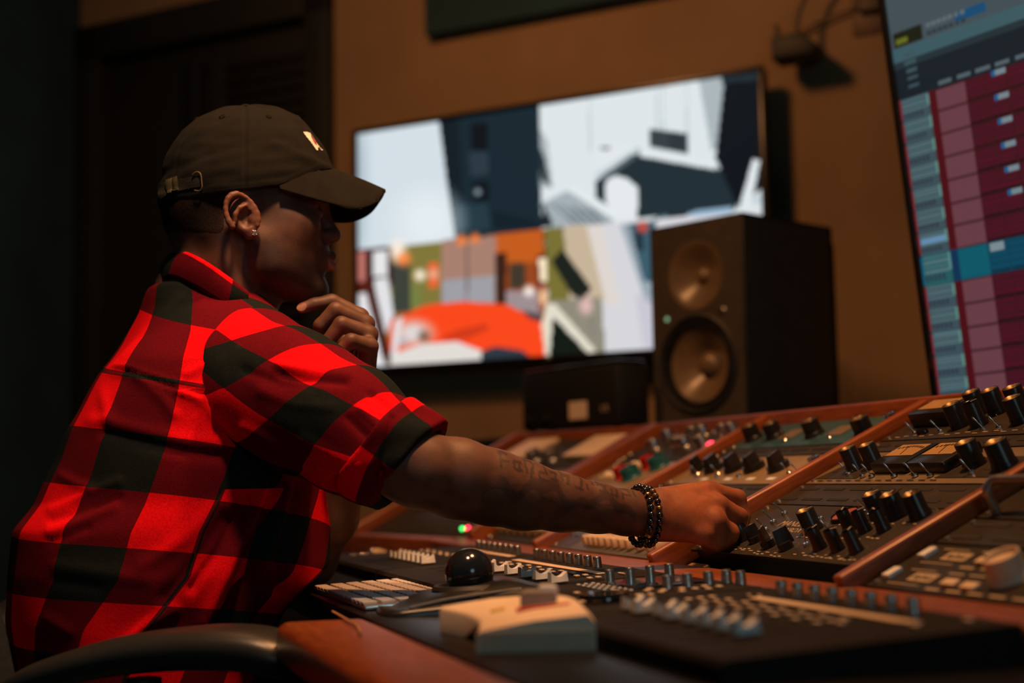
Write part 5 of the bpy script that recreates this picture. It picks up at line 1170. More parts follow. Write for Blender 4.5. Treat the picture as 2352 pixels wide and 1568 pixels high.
# eyes, nails, ear stud
for s_ in (-1, 1):
    p_ = h2w(A3(78.5, 31 * s_, 3.0) * mm)
    ey = part('eye', lathe([(0.0105 * math.sin(math.pi * i / 12) if 0 < i < 12 else 0, 0.0105 * math.cos(math.pi * i / 12)) for i in range(13)], 20), M('eye_white', (0.45, 0.40, 0.36), 0.15), man, T(*(p_ - POR)) @ R(100, 'Y') @ T(0, 0, 0))
    part('iris', lathe([(0, 0.0108), (0.003, 0.0106), (0.0052, 0.0094)], 16), M('brown_iris', (0.02, 0.01, 0.006), 0.1), ey)
def nail(p, n, d, w_, l_, nm='fingernail'):
    n = n / np.linalg.norm(n); d = d - n * (d @ n); d /= np.linalg.norm(d); s = np.cross(d, n)
    pts = [(w_ * math.cos(a), l_ * math.sin(a)) for a in np.linspace(0, 2 * math.pi, 16, endpoint=False)]
    V = [p + n * 0.0006 + s * a + d * b_ - n * (0.0022 * (a / w_) ** 2) for a, b_ in pts] + [p + n * 0.0010]
    F = [(i, (i + 1) % 16, 16) for i in range(16)]
    me = mesh_from([v - POR for v in V], F); part(nm, me, M('nail', (0.42, 0.22, 0.16), 0.25), man)
tipd = q(690, 708, 1.757) - q(720, 699, 1.760)
nail(q(693, 704, 1.7495), A3(-0.15, -0.92, 0.35), tipd, 0.0052, 0.0066)
st = h2w(A3(11.5, -82.5, -29) * mm)
stud = part('ear_stud', lathe([(0, 0.0042), (0.0022, 0.0042), (0.0036, 0.0026), (0.0, -0.001)], 8), M('diamond', (0.85, 0.85, 0.82), 0.05, 0.85), man, T(*(st - POR)) @ R(90, 'X'), label='small bright square ear stud')
for k_ in range(4):
    a_ = math.radians(45 + 90 * k_); part('prong', lathe([(0, 0.005), (0.0007, 0.0045), (0.0008, 0)], 8), CHROME, stud, T(0.0032 * math.cos(a_), 0.0032 * math.sin(a_), 0))
# ------------------------------------------------------------------ cap
rf = lambda e: np.interp(e, [-12, 0, 18.3, 32.2, 40.1, 53, 70.3, 91.3], [101, 104, 112, 112, 113.6, 117.5, 117, 113])
rb = lambda e: np.interp(e, [-12, -6.2, 2.6, 14.6, 29.6, 46.8, 66.4, 88.7], [104.5, 104.6, 104, 103, 107, 110, 111, 113])
zlow = lambda x: np.interp(x, [-104, -72, -31, 10, 38, 60, 80, 112], [17, 15.5, 19.5, 24, 28.5, 38, 50, 64])
def dome_r(ps, e):
    cs, sn = np.cos(ps), np.sin(ps); ed = np.degrees(e)
    rm = np.where(cs >= 0, rf(ed), rb(ed)); rs = np.interp(ed, [-12, 0, 30, 60, 90], [79, 80.5, 86, 100, 113])
    return 1 / np.sqrt((cs / rm) ** 2 + (sn / rs) ** 2)
def dome_p(ps, e, o=0.0):
    r = dome_r(ps, e) + o; return np.stack([r * np.cos(e) * np.cos(ps), r * np.cos(e) * np.sin(ps), 30 + r * np.sin(e)], -1)
def emin(ps):
    e = np.zeros_like(ps)
    for _ in range(6): p = dome_p(ps, e); e = np.arctan2(zlow(p[..., 0]) - 30, np.hypot(p[..., 0], p[..., 1]))
    return e
NP, NE = 216, 84
ps = np.linspace(0, 2 * math.pi, NP, endpoint=False); e0 = emin(ps)
tt = np.linspace(0, 1, NE) ** 0.9
PS, TTm = np.meshgrid(ps, tt, indexing='ij'); EE = e0[:, None] + (math.pi / 2 - 0.01 - e0[:, None]) * TTm
seam = np.min([np.abs((np.degrees(PS) - 30 - 60 * k_ + 180) % 360 - 180) for k_ in range(6)], 0) * np.cos(EE)
o = -1.0 * np.exp(-(seam / 1.0) ** 2) + 0.5 * np.exp(-((seam - 3) / 1.2) ** 2)
DP = dome_p(PS, EE).reshape(-1, 3)
wr = wob(DP, 55, 4).reshape(PS.shape) * 1.1 + wob(DP * [1, 1, 2.2], 30, 8).reshape(PS.shape) * 0.5
fold = 2.6 * np.exp(-(((DP[:, 2] - 74 + 0.35 * (DP[:, 0] - 50)) / 7) ** 2)).reshape(PS.shape) * ss(DP[:, 0], 15, 55).reshape(PS.shape) - 1.8 * np.exp(-(((DP[:, 2] - 60 - 0.25 * (DP[:, 0] + 60)) / 6) ** 2)).reshape(PS.shape) * (1 - ss(DP[:, 0], -60, -20)).reshape(PS.shape)
hem = 0.7 * (1 - ss(TTm, 0.06, 0.075)) - 0.6 * np.exp(-((TTm - 0.068) / 0.006) ** 2)
DV = dome_p(PS, EE, o + wr + fold + hem).reshape(-1, 3)
ii = np.arange(NP); DF = np.concatenate([np.stack([ii * NE + j, ((ii + 1) % NP) * NE + j, ((ii + 1) % NP) * NE + j + 1, ii * NE + j + 1], 1) for j in range(NE - 1)])
# inner lining so the crown has thickness at its rim
DIN = dome_p(PS, EE, -2.2).reshape(-1, 3)[np.arange(NP) * NE]; base = len(DV)
DV2 = np.concatenate([DV, DIN]); rim = np.stack([((ii + 1) % NP) * NE, ii * NE, base + ii, base + (ii + 1) % NP], 1)
CAPM = M('dark_olive_cotton', (0.0068, 0.0064, 0.0044), 0.9, var=0.25, scale=60, bump=0.35, bscale=1100, spec=0.2)
CAPW = h2w(DV * mm)
cap = part('cap', np_mesh(h2w(DV2 * mm), np.concatenate([DF, rim]), 'cap'), CAPM, man, PI_, label='dark olive baseball cap')
oe = crom([(40, -77, 26), (68, -75, 18.5), (100, -71, 11), (130, -62, 7.5), (153, -48, 17), (166, -27, 35), (169, 0, 41), (166, 27, 36), (153, 48, 22), (130, 62, 14), (100, 71, 16), (68, 75, 21), (40, 77, 26)], 8)
oe = np.array(oe); nB = len(oe); pin = np.linspace(-math.radians(62), math.radians(62), nB); ein = emin(pin % (2 * math.pi)); ie = dome_p(pin, ein + 0.03, -0.5)
BV = []; nr = 14
for k_ in range(nr):
    t = k_ / (nr - 1); p = ie * (1 - t) + oe * t; p = p + A3(0, 0, 1) * (1.5 * math.sin(math.pi * t) * (1 - (np.abs(oe[:, 1:2]) / 80) ** 2)); BV.append(p)
BV = np.array(BV); th_ = A3(0, 0, 2.6)
BVV = np.concatenate([BV.reshape(-1, 3), (BV - th_).reshape(-1, 3)]); nb = nr * nB; BF = []
for k_ in range(nr - 1):
    for j in range(nB - 1):
        a = k_ * nB + j; BF.append((a, a + nB, a + nB + 1, a + 1)); BF.append((nb + a, nb + a + 1, nb + a + nB + 1, nb + a + nB))
for j in range(nB - 1): a = (nr - 1) * nB + j; BF.append((a, nb + a, nb + a + 1, a + 1))
for k_ in range(nr - 1):
    a = k_ * nB; BF.append((a, nb + a, nb + a + nB, a + nB)); a += nB - 1; BF.append((a, a + nB, nb + a + nB, nb + a))
brim = part('brim', np_mesh(h2w(BVV * mm), np.array(BF)), CAPM, cap)
# frayed spots along the brim edge
for (u_, v_, s_) in ((4.9, 0.97, 0.28), (4.2, 0.985, 0.35)):
    j = int(u_ * 8 / 1) if u_ * 8 < nB else nB - 1; p_ = h2w(oe[j] * mm)
    part('frayed_edge', tube([p_ + A3(0.002, 0, 0.002) * math.cos(a) * s_ * 2.2 + A3(0.003, -0.003, -0.003) * math.sin(a) * s_ * 1.6 for a in np.linspace(0, 5.4, 14)], 0.0009, 6), CAPM, cap)
chit = hitter(CAPW, DF)
def patch(poly, offs, name, mat, parent, label=None):
    """piece of cloth or metal lying on the crown, outline given in picture coordinates of this side"""
    xs = [p[0] for p in poly]; ys = [p[1] for p in poly]; step = 1.4; V = []; idm = {}; F = []
    gx = np.arange(min(xs), max(xs) + step, step); gy = np.arange(min(ys), max(ys) + step, step)
    GX, GY = np.meshgrid(gx, gy, indexing='ij'); m = inpoly(GX, GY, poly)
    for i in range(len(gx)):
        for j in range(len(gy)):
            if m[i, j]:
                l, n = chit(gx[i], gy[j])
                if l is not None: idm[i, j] = len(V); V.append(l + n * offs)
    for (i, j) in list(idm):
        ks = [(i, j), (i, j + 1), (i + 1, j + 1), (i + 1, j)]
        if all(k_ in idm for k_ in ks): F.append([idm[k_] for k_ in ks])
    if F: return part(name, np_mesh(np.array(V), np.array(F)), mat, parent, None, label)
em_ = patch([(694, 304), (703, 302.5), (712, 306), (717, 313), (725, 327), (734, 339), (742, 346), (736, 346), (730, 339), (730, 347), (725, 346), (715, 331), (703, 316)], 0.0012, 'emblem', M('white_thread', (0.75, 0.66, 0.58), 0.7), cap, 'white embroidered emblem with red centre')
patch([(712, 316), (717, 317), (727, 333), (727, 337), (721, 332)], 0.0020, 'emblem_red', M('red_thread', (0.40, 0.01, 0.02), 0.7), cap)
patch([(710.5, 311), (714, 311), (718, 318.5), (713, 318)], 0.0022, 'emblem_black', SLOT, cap)
BRASS = M('old_brass', (0.13, 0.105, 0.05), 0.4, 0.25, var=0.2, scale=90)
patch([(384, 414), (412, 405), (416, 437), (388, 446)], 0.0035, 'buckle', BRASS, cap, 'antique brass strap buckle')
patch([(364, 424), (372, 418), (460, 402), (464, 404), (465, 428), (420, 438), (385, 449), (366, 462)], 0.0018, 'strap', M('cap_strap', (0.022, 0.019, 0.015), 0.85, var=0.3, bump=0.3, bscale=900), cap)
rp_ = []
for (a, b_) in [(446, 402), (452, 397), (459, 397), (464, 403), (466, 418), (467, 432), (462, 438), (455, 438), (450, 437)]:
    l, n = chit(a, b_)
    if l is not None: rp_.append(l + n * 0.0035)
part('slider_ring', tube(crom(rp_, 4), 0.0010, 8), BRASS, cap)
l, n = h2w(A3(0, 0, 143.5) * mm), None
part('top_button', lathe([(0, 0.003), (0.005, 0.0025), (0.0075, 0)], 16), CAPM, cap, T(*h2w(A3(0, 0, 141.5) * mm)))
for k_ in range(6):
    for_p = h2w(dome_p(np.array(math.radians(60 * k_)), np.array(math.radians(58)), 1.2) * mm)
    part('eyelet', lathe([(0.0022, 0.0), (0.003, 0.0012), (0.004, 0.0)], 12), CAPM, cap, Matrix.Translation(for_p) @ Vector(for_p - h2w(A3(0, 0, 30) * mm)).to_track_quat('Z', 'Y').to_matrix().to_4x4())
# ================================================================== shirt
def shirt_mat():
    t = NT('buffalo_check_flannel'); t.set(Roughness=0.92); t.b.inputs['Specular IOR Level'].default_value = 0.06
    def stp(nm, k):
        a = t.add('ShaderNodeAttribute'); a.attribute_name = nm; g = t.add('ShaderNodeMath', operation='GREATER_THAN'); g.inputs[1].default_value = 0.0; t.link(a.outputs['Fac'], g.inputs[0])
        m = t.add('ShaderNodeMath', operation='MULTIPLY'); m.inputs[1].default_value = k; t.link(g.outputs[0], m.inputs[0]); return m
    def par(nm, extra):
        a = t.add('ShaderNodeAttribute'); a.attribute_name = nm
        for n_, k_ in extra:
            ad = t.add('ShaderNodeMath', operation='ADD'); t.link(a.outputs['Fac'] if a.bl_idname == 'ShaderNodeAttribute' else a.outputs[0], ad.inputs[0]); t.link(stp(n_, k_).outputs[0], ad.inputs[1]); a = ad
        m = t.add('ShaderNodeMath', operation='FLOORED_MODULO'); m.inputs[1].default_value = 2.0; t.link(a.outputs[0], m.inputs[0])
        g = t.add('ShaderNodeMath', operation='GREATER_THAN'); g.inputs[1].default_value = 1.0; t.link(m.outputs[0], g.inputs[0]); return g
    gu, gv = par('pu', [('fr', 0.9)]), par('pv', [('fr', 1.0), ('yk', 1.0)]); sm = t.add('ShaderNodeMath', operation='ADD'); t.link(gu.outputs[0], sm.inputs[0]); t.link(gv.outputs[0], sm.inputs[1])
    hf = t.add('ShaderNodeMath', operation='MULTIPLY'); hf.inputs[1].default_value = 0.5; t.link(sm.outputs[0], hf.inputs[0])
    rp = t.add('ShaderNodeValToRGB'); rp.color_ramp.interpolation = 'CONSTANT'; e = rp.color_ramp.elements
    e[0].position = 0.0; e[0].color = (0.90, 0.004, 0.010, 1); e[1].position = 0.25; e[1].color = (0.13, 0.004, 0.010, 1)
    e2 = e.new(0.75); e2.color = (0.012, 0.016, 0.015, 1); t.link(hf.outputs[0], rp.inputs[0])
    tc = t.add('ShaderNodeTexCoord'); nz = t.add('ShaderNodeTexNoise'); nz.inputs['Scale'].default_value = 420; nz.inputs['Detail'].default_value = 3; t.link(tc.outputs['Object'], nz.inputs[0])
    mr = t.add('ShaderNodeMapRange'); mr.inputs[1].default_value = 0.3; mr.inputs[2].default_value = 0.7; mr.inputs[3].default_value = 0.78; mr.inputs[4].default_value = 1.12; t.link(nz.outputs[0], mr.inputs[0])
    mx = t.add('ShaderNodeMix', data_type='RGBA', blend_type='MULTIPLY'); mx.inputs[0].default_value = 1.0; t.link(rp.outputs[0], mx.inputs[6]); t.link(mr.outputs[0], mx.inputs[7])
    t.link(mx.outputs[2], t.b.inputs['Base Color'])
    bp = t.add('ShaderNodeBump'); bp.inputs['Strength'].default_value = 0.25; bp.inputs['Distance'].default_value = 0.0008; t.link(nz.outputs[0], bp.inputs['Height']); t.link(bp.outputs[0], t.b.inputs['Normal'])
    return t.m
FLAN = shirt_mat()
ST = np.array([  # z, centre x, centre y, half depth, half width
    (.590, -.470, 1.775, .135, .200), (.665, -.468, 1.780, .142, .205), (.720, -.461, 1.785, .161, .205), (.775, -.431, 1.79, .190, .207), (.825, -.428, 1.795, .188, .207), (.858, -.4185, 1.80, .174, .206),
    (.9076, -.407, 1.80, .163, .204), (.946, -.400, 1.80, .155, .200), (.985, -.394, 1.80, .140, .197), (1.023, -.390, 1.80, .124, .186), (1.056, -.384, 1.80, .104, .160), (1.095, -.386, 1.80, .079, .105), (1.1335, -.392, 1.80, .064, .072), (1.16, -.394, 1.80, .055, .06)])
SH_ = Field((-.72, 1.48, .585), (-.14, 2.10, 1.18), .0042)
def trunk(x, y, z):
    zz = np.clip(z, .59, 1.16); g = lambda i: np.interp(zz, ST[:, 0], ST[:, i]).astype(np.float32)
    cx, cy, a, b_ = g(1), g(2), g(3), g(4); dx, dy = x - cx, y - cy
    f_ = dx * TF[0] + dy * TF[1]; r_ = dx * TR[0] + dy * TR[1]
    d = (np.sqrt((np.abs(f_ / a)) ** 2.25 + (np.abs(r_ / b_)) ** 2.25) - 1) * np.minimum(a, b_) * 0.9
    return np.maximum(d, np.maximum(.60 - z, z - 1.125))
SH_.put(trunk, (-.7, 1.5, .6), (-.16, 2.08, 1.16), 0.01)
SH_.cap(A3(-.395, 1.79, 1.078), q(575, 800, 1.69), .050, .055, 0.035); SH_.cap(A3(-.40, 1.81, 1.078), A3(-.468, 1.985, 1.02), .050, .058, 0.035)
SH_.cap(A3(-.468, 1.985, 1.02), A3(-.41, 1.985, .90), .060, .055, 0.03)
SH_.cap(A3(-.41, 1.985, .90), A3(-.32, 1.90, .82), .055, .048, 0.03)
TV_, TF_ = SH_.mesh(); TV_ = relax(TV_, TF_, 4, 0.5)
def polyd(px, py, pts):
    d = np.full(px.shape, 1e9); pts = [np.array(p[:2], float) for p in pts]
    for a, b_ in zip(pts, pts[1:]):
        ab = b_ - a; t = np.clip(((px - a[0]) * ab[0] + (py - a[1]) * ab[1]) / (ab @ ab), 0, 1); d = np.minimum(d, np.hypot(px - a[0] - t * ab[0], py - a[1] - t * ab[1]))
    return d
def folds(V, F, lst, wobs):
    N = normals(V, F); px, py = proj(V); face = ss(-(N @ (HE0 - CAMP) / np.linalg.norm(HE0 - CAMP)), 0.10, 0.45); o = np.zeros(len(V))
    for pts, amp, wd in lst: o += amp * mm * np.exp(-(polyd(px, py, pts) / wd) ** 2) * face
    for s_, amp, sd_ in wobs: o += wob(V, s_, sd_) * amp * mm
    return V + N * o[:, None]
SEAM = [(190, 838), (240, 845), (300, 853), (345, 870), (395, 887), (440, 897), (495, 908)]
TFOLD = [(SEAM, -2.6, 5), ([(x_, y_ + 9) for x_, y_ in SEAM], 1.4, 6), ([(x_, y_ - 9) for x_, y_ in SEAM], 1.6, 7),
    ([(240, 992), (330, 1014), (420, 1038), (540, 1052)], -3.2, 14), ([(210, 965), (250, 970), (330, 992), (420, 1012), (520, 1020)], 2.4, 18),
    ([(140, 1092), (170, 1108), (205, 1120)], 2.4, 10), ([(120, 1172), (150, 1160), (215, 1125), (270, 1105)], 2.6, 11), ([(120, 1196), (200, 1170), (270, 1142)], -2.0, 10), ([(115, 1222), (190, 1196), (260, 1166)], 2.6, 11), ([(120, 1244), (200, 1212)], -1.8, 10),
    ([(632, 1120), (600, 1220), (560, 1310), (520, 1420)], -13, 12), ([(600, 1130), (560, 1230), (515, 1330), (470, 1430)], 8, 16), ([(655, 1130), (625, 1240), (590, 1330), (555, 1430)], 9, 14), ([(685, 1120), (655, 1240), (640, 1360)], -7, 13), ([(560, 1150), (500, 1270), (440, 1350)], -6, 12),
    ([(330, 1300), (420, 1240), (500, 1160)], 3, 18), ([(380, 1370), (450, 1290), (520, 1190)], -3.5, 16), ([(130, 1300), (200, 1310), (330, 1330)], 1.8, 16), ([(130, 1335), (220, 1348)], -1.6, 14), ([(110, 1420), (160, 1450)], 1.8, 12),
    ([(280, 1480), (330, 1440), (400, 1400)], 4, 12), ([(430, 860), (470, 840), (500, 815)], 2.5, 9), ([(420, 900), (470, 925), (495, 960)], 2.5, 10), ([(320, 870), (370, 910), (400, 950)], 2.0, 12), ([(250, 960), (225, 880), (280, 780)], 2, 14)]
TV_ = folds(TV_, TF_, TFOLD, ((0.16, 1.6, 3), (0.07, 0.8, 5)))
thit = hitter(TV_, TF_)
def tfeat(P):
    P = np.atleast_2d(P); g = lambda i: np.interp(P[:, 2], ST[:, 0], ST[:, i]); f_ = (P[:, 0] - g(1)) * TF[0] + (P[:, 1] - g(2)) * TF[1]; r_ = (P[:, 0] - g(1)) * TR[0] + (P[:, 1] - g(2)) * TR[1]
    ph = np.arctan2(r_ / .2, -f_ / .16); z = (P[:, 2] - .9) / .2          # angle from the spine, positive on his right
    return np.stack([np.ones(len(P)), ph, z, ph * z, ph ** 2 * 0.5, z ** 2 * 0.5], 1)
def fit(ctrl, feat, hit, lam=0.02):
    A_, y_ = [], []
    for px_, py_, val in ctrl:
        l, n = hit(px_, py_)
        if l is not None: A_.append(feat(l)[0]); y_.append(val)
    A_ = np.array(A_); y_ = np.array(y_); n = A_.shape[1]; L_ = np.eye(n) * lam; L_[0, 0] = L_[1, 1] = L_[2, 2] = 1e-6
    c = np.linalg.solve(A_.T @ A_ + L_, A_.T @ y_); print('fit residual', np.abs(A_ @ c - y_).round(2)); return c
UB = [(243, 987, 1), (208, 1112, 1), (170, 1210, 1), (94, 1376, 1), (143, 1260, 1), (382, 1019, 2), (353, 1123, 2), (303, 1250, 2), (230, 1394, 2), (527, 1045, 3), (509, 1135, 3), (450, 1255, 3), (350, 1400, 3), (268, 858, 1), (384, 889, 2), (357, 724, 1), (286, 840, 1), (451, 742, 2), (397, 871, 2)]
VB = [(160, 978, 4), (243, 987, 4), (380, 1019, 4), (500, 1028, 4), (208, 1112, 3), (353, 1123, 3), (509, 1135, 3), (165, 1233, 2), (298, 1258, 2), (440, 1264, 2), (36 + 8, 1367, 1), (94, 1377, 1), (230, 1394, 1), (350, 1400, 1), (203, 1482, 0.15), (240, 845, 5.02), (300, 853, 5.0), (395, 887, 4.95), (480, 906, 4.9), (310, 722, 5.98), (357, 724, 6.0), (451, 742, 6.0), (420, 645, 6.75)]
cu, cv = fit(UB, tfeat, thit), fit(VB, tfeat, thit)
PU = tfeat(TV_) @ cu; PV = tfeat(TV_) @ cv; px, py = proj(TV_)
sy = np.interp(px, [p[0] for p in SEAM], [p[1] for p in SEAM]); sv = np.array([(tfeat(l)[0] @ cv) for l, n in [thit(a, b_) for a, b_ in SEAM] if l is not None]).mean()
YK = PV - sv; FR = np.minimum((PU - 3.06) * 0.07, (0.872 - TV_[:, 2])); NEG = lambda n: np.full(n, -1.0)
sh_me = np_mesh(TV_, TF_, 'shirt', attrs={'pu': PU, 'pv': PV, 'fr': FR, 'yk': YK})
shirt = part('shirt', sh_me, FLAN, man, PI_, label='red and black buffalo check flannel shirt')
# ---- right sleeve
SL = Field((-.44, 1.44, .80), (-.08, 1.80, 1.12), .0036)
SA = [q(548, 885, 1.675), q(690, 948, 1.62), q(810, 1000, 1.58), q(895, 1043, 1.552)]
SL.chain(SA, [.068, .0665, .0625, .0575], 0.02)
SL.chain([q(588, 818, 1.685), q(690, 890, 1.63), q(800, 955, 1.585)], [.060, .058, .056], 0.03)
endn = (q(948, 1066, 1.545) - q(880, 1018, 1.555)); endn /= np.linalg.norm(endn); endp = q(905, 1035, 1.552)
SL.put(lambda x, y, z: -((x - endp[0]) * endn[0] + (y - endp[1]) * endn[1] + (z - endp[2]) * endn[2]), (-.44, 1.44, .80), (-.08, 1.80, 1.12), 0.004, cut=True)
inn_ = -(SA[1] - SA[0]); inn_ /= np.linalg.norm(inn_)
SV, SF = SL.mesh(); SV = relax(SV, SF, 4, 0.5)
SFOLD = [([(645, 858), (700, 872), (790, 880)], -3.5, 9), ([(640, 838), (720, 850), (800, 862)], 3, 11), ([(560, 985), (640, 1030), (720, 1075), (800, 1085)], 3, 14), ([(560, 1010), (640, 1060), (700, 1092)], -3, 10), ([(850, 905), (890, 935), (925, 950)], -3, 8), ([(830, 940), (880, 985), (905, 1020)], 3, 10), ([(800, 960), (850, 1010), (880, 1050)], -2.5, 10),
    ([(700, 1010), (770, 1050), (850, 1080)], 2.5, 14), ([(600, 900), (680, 930), (760, 935)], 2, 14), ([(560, 850), (640, 880), (720, 890)], -2, 12), ([(545, 800), (520, 840), (502, 890), (495, 950), (500, 1020)], 2.5, 7)]
SV = folds(SV, SF, SFOLD, ((0.11, 1.3, 11), (0.05, 0.6, 12)))
ax_ = SA[-1] - SA[0]; axl = np.linalg.norm(ax_); ax_ /= axl; e1_ = np.cross(ax_, A3(0, 1, 0)); e1_ /= np.linalg.norm(e1_); e2_ = np.cross(ax_, e1_)
def sfeat(P):
    P = np.atleast_2d(P); r_ = P - SA[0]; t = r_ @ ax_ / 0.2; a = r_ @ e1_; b_ = r_ @ e2_; th = np.arctan2(a, b_)
    if np.mean(th) < -99: pass
    return np.stack([np.ones(len(P)), th, t, th * t, th ** 2 * 0.4, t ** 2 * 0.5], 1)
shit = hitter(SV, SF)
CP = [(1600, 733, 1, 1), (1862, 848, 2, 1), (1642, 1078, 2, 2), (1372, 925, 1, 2), (1412, 590, 0, 1), (1765, 705, 1, 0.1), (1130, 760, 0, 2), (1930, 760, 2, 0.35), (1985, 915, 2.75, 1), (1860, 1145, 3, 2), (1552, 1195, 2, 2.9), (1205, 1110, 1, 2.95)]
su_ = fit([(a / 2.24, 550 + b_ / 2.24, c) for a, b_, c, d in CP], sfeat, shit); sv_ = fit([(a / 2.24, 550 + b_ / 2.24, d) for a, b_, c, d in CP], sfeat, shit)
part('sleeve', np_mesh(SV, SF, 'sleeve', attrs={'pu': sfeat(SV) @ su_, 'pv': sfeat(SV) @ sv_}), FLAN, shirt)
# ---- rolled cuff
CU = Field((-.24, 1.44, .80), (-.02, 1.66, 1.00), .0026)
c0 = q(884, 1020, 1.555); c1 = q(950, 1067, 1.547); cax = c1 - c0; cl_ = np.linalg.norm(cax); cax /= cl_
ce1 = np.cross(cax, A3(0, 1, 0)); ce1 /= np.linalg.norm(ce1); ce2 = np.cross(cax, ce1)
if ce1[2] < 0: ce1, ce2 = -ce1, -ce2
def cuff_fn(x, y, z):
    dx, dy, dz = x - c0[0], y - c0[1], z - c0[2]; t = dx * cax[0] + dy * cax[1] + dz * cax[2]
    a = dx * ce1[0] + dy * ce1[1] + dz * ce1[2]; b_ = dx * ce2[0] + dy * ce2[1] + dz * ce2[2]; th = np.arctan2(a, b_)
    lowr = np.clip(-a / .06, 0, 1)
    rr = np.sqrt((a * (1.02 - 0.10 * lowr)) ** 2 + (b_ * 1.04) ** 2); R0 = .0545 + .0018 * np.sin(3 * th + t * 60) + .0012 * np.sin(7 * th - t * 90) - 0.004 * (t / cl_ - .5)
    te = t + 0.010 * lowr
    d1 = np.abs(rr - R0) - .0045; d2 = np.abs(te - cl_ / 2) - cl_ / 2
    return np.sqrt(np.maximum(d1, 0) ** 2 + np.maximum(d2, 0) ** 2) + np.minimum(np.maximum(d1, d2), 0) - .0030
CU.put(cuff_fn, (-.24, 1.44, .80), (-.02, 1.66, 1.00), 0.002)
CV, CF = CU.mesh(); CV = relax(CV, CF, 2, 0.5); CV = folds(CV, CF, [([(900, 960), (885, 1030), (860, 1090)], -3, 7), ([(870, 1075), (890, 1110), (905, 1140)], -3, 8)], ((0.05, 0.9, 21),))
r_ = CV - c0; tt_ = r_ @ cax / cl_; th = np.arctan2(r_ @ ce1, -(r_ @ ce2) * np.sign(ce2[1]))    # th: 90 deg = top
part('cuff', np_mesh(CV, CF, 'cuff', attrs={'pu': 1.0 + (tt_ - 0.36) / 0.9, 'pv': 1.0 + (math.radians(52) - th) / math.radians(66)}), FLAN, shirt)
# ---- collar
def collar():
    top = [(400, 584, 1.865), (382, 592, 1.825), (383, 586, 1.78), (418, 577, 1.735), (468, 598, 1.702), (528, 638, 1.690), (572, 672, 1.70)]
    bot = [(372, 626, 1.875), (362, 656, 1.835), (363, 654, 1.785), (392, 636, 1.738), (450, 660, 1.705), (515, 698, 1.690), (556, 712, 1.70)]
    tl = [(450, 600, 1.885), (520, 640, 1.890), (585, 690, 1.86)]; bl_ = [(430, 640, 1.91), (505, 690, 1.915), (580, 735, 1.88)]
    tp = np.array(crom([q(*p) for p in tl[::-1] + top], 8)); bp_ = np.array(crom([q(*p) for p in bl_[::-1] + bot], 8)); n = len(tp); V = []; U_ = []; W_ = []
    cen = A3(-.395, 1.80, 1.10); prof = [(0.0, -.006, 1.0), (0.12, -.004, 0.7), (0.0, 0.0, 0.0)]
    for k_, t in enumerate(np.linspace(0, 1, 9)):
        p = tp * (1 - t) + bp_ * t; outw = p - cen; outw[:, 2] = 0; outw /= np.linalg.norm(outw, axis=1, keepdims=True)
        V.append(p + outw * (0.003 * math.sin(math.pi * t)))
    for k_, t in enumerate(np.linspace(0, 1, 5)):
        p = tp * (1 - t) + (tp + A3(0, 0, -0.03)) * t; inw = cen - tp; inw[:, 2] = 0; inw /= np.linalg.norm(inw, axis=1, keepdims=True)
        V.insert(0, p + inw * (0.0035 * min(1, t * 4)))
    V = np.array(V); m = len(V); arc = np.concatenate([[0], np.cumsum(np.linalg.norm(np.diff(tp, axis=0), axis=1))])
    for k_ in range(m): U_.append(arc); W_.append(np.full(n, (k_ - 4) / 8))
    F = [(k_ * n + j, (k_ + 1) * n + j, (k_ + 1) * n + j + 1, k_ * n + j + 1) for k_ in range(m - 1) for j in range(n - 1)]
    return V.reshape(-1, 3), np.array(F), np.array(U_).ravel(), np.array(W_).ravel(), arc
cv_, cf_, ca_, cw_, arc = collar()
hx_ = proj(cv_)[0]; i1 = np.argmin(np.abs(proj(cv_[4 * len(arc):5 * len(arc)])[0][len(arc) // 2:] - 415)) + len(arc) // 2; i2 = np.argmin(np.abs(proj(cv_[4 * len(arc):5 * len(arc)])[0][len(arc) // 2:] - 535)) + len(arc) // 2
pu_ = 2.0 + (ca_ - arc[i1]) / (arc[i2] - arc[i1]); pv_ = np.where(cw_ < 0.16 + 0.10 * (pu_ - 2), 0.5, 1.5) + 0 * cw_
pv_ = 0.98 + (cw_ - 0.16 - 0.12 * np.clip(pu_ - 2, 0, 1)) * 1.0
co = part('collar', np_mesh(cv_, cf_, 'collar', attrs={'pu': pu_, 'pv': pv_}), FLAN, shirt)
sm_ = co.modifiers.new('thickness', 'SOLIDIFY'); sm_.thickness = 0.0016; sm_.offset = 0
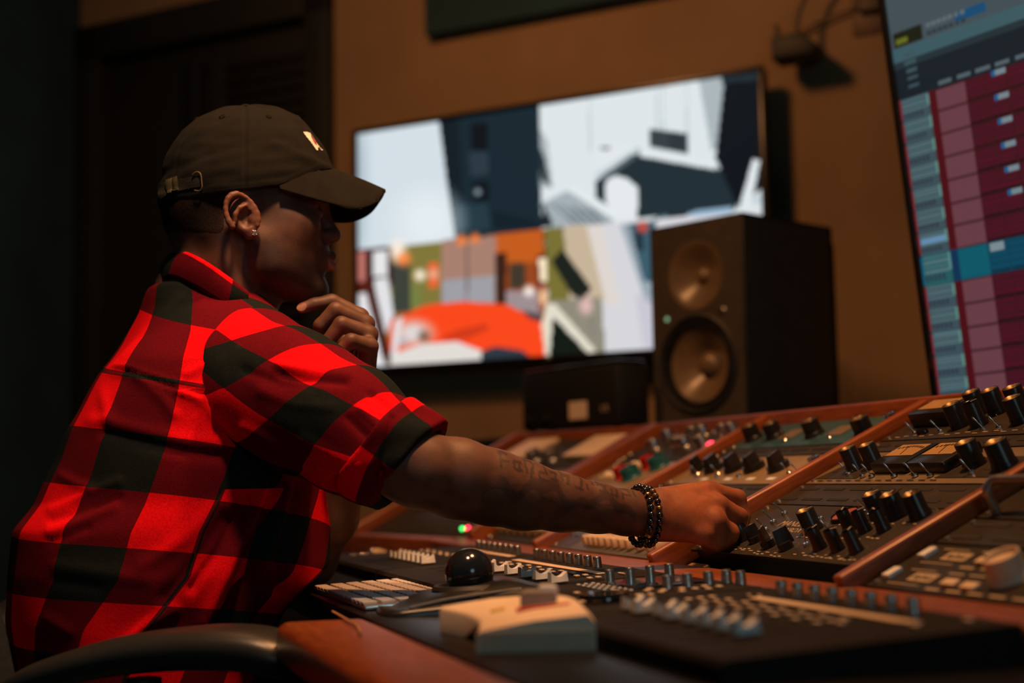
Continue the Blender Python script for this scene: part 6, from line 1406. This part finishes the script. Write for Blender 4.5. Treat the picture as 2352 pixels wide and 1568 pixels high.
# ------------------------------------------------------------------ trousers and shoes (mostly hidden by chair and desk)
TRF = Field((-.72, 1.50, .0), (.30, 2.30, .72), .009)
for s_ in (1, -1):
    h0 = A3(-.47, 1.78, .555) + TR * .095 * s_; kn_ = h0 + TF * .42 + A3(0, 0, .005) + TR * .03 * s_; an_ = kn_ + TF * .02 + A3(0, 0, -.44)
    TRF.cap(h0, kn_, .085, .062, 0.04); TRF.cap(kn_, an_, .058, .045, 0.03)
TRF.ell(A3(-.47, 1.78, .575), (.15, .17, .10), 0.05)
V, F = TRF.mesh(); part('trousers', np_mesh(relax(V, F, 2), F), M('black_denim', (0.012, 0.013, 0.016), 0.9, bump=0.2, bscale=600), man, PI_)
for s_ in (1, -1):
    an_ = A3(-.47, 1.78, 0) + TR * .125 * s_ + TF * .46
    shf = Field((-.3, 1.5, -.01), (.45, 2.4, .16), .009); shf.cap(an_ + A3(0, 0, .05) - TF * .03, an_ + A3(0, 0, .035) + TF * .17, .045, .036, 0.02); shf.cap(an_ + A3(0, 0, .05), an_ + A3(0, 0, .12), .045, .045, 0.02)
    V, F = shf.mesh(); V[:, 2] = np.maximum(V[:, 2], 0.001); part('shoe', np_mesh(relax(V, F, 1), F), RUBBER, man, PI_)
# ------------------------------------------------------------------ bead bracelets on the right wrist
bead = lathe([(0.0041 * math.sin(math.pi * i / 10) if 0 < i < 10 else 0, 0.0041 * math.cos(math.pi * i / 10)) for i in range(11)], 14)
spacer = lathe([(0, 0.0017), (0.0036, 0.0017), (0.0041, 0.001), (0.0041, -0.001), (0.0036, -0.0017), (0, -0.0017)], 14)
BEADM = M('black_glass_bead', (0.008, 0.009, 0.010), 0.12, var=0.1, coat=0.8); BEADB = M('brown_tiger_bead', (0.09, 0.045, 0.015), 0.15, coat=0.6)
def bracelet(cpx, cpy, cy_, tiltd, label, nb_, spc, brown, rz_, ry_):
    c = q(cpx, cpy, cy_); axd = RP[-1] - RP[-3]; axd /= np.linalg.norm(axd); axd = np.array(Matrix.Rotation(math.radians(tiltd), 3, 'Y') @ Vector(axd))
    e1 = np.cross(A3(0, 1, 0), axd); e1 /= np.linalg.norm(e1); e1 = e1 if e1[2] > 0 else -e1; e2 = np.cross(axd, e1)
    br_ = thing('bead_bracelet', label, 'bracelet', T(*c), 'bead bracelets on the right wrist')
    for i in range(nb_):
        a = 2 * math.pi * i / nb_; p = e1 * (math.cos(a) * rz_) + e2 * (math.sin(a) * ry_); tg = -e1 * math.sin(a) * rz_ + e2 * math.cos(a) * ry_
        mt_ = Matrix.Translation(p) @ Vector(tg).to_track_quat('Z', 'Y').to_matrix().to_4x4()
        part('bead', spacer if i in spc else bead, GOLD if i in spc else (BEADB if i in brown else BEADM), br_, mt_)
bracelet(1468, 1184, 1.648, -7, 'black bead bracelet with gold spacers, strand nearer the elbow', 25, (3, 9, 21), (), .0330, .0275)
bracelet(1487, 1186, 1.655, -9, 'dark bead bracelet with some brown beads, strand nearer the hand', 25, (5,), (2, 3, 20, 21, 22, 23), .0325, .0275)
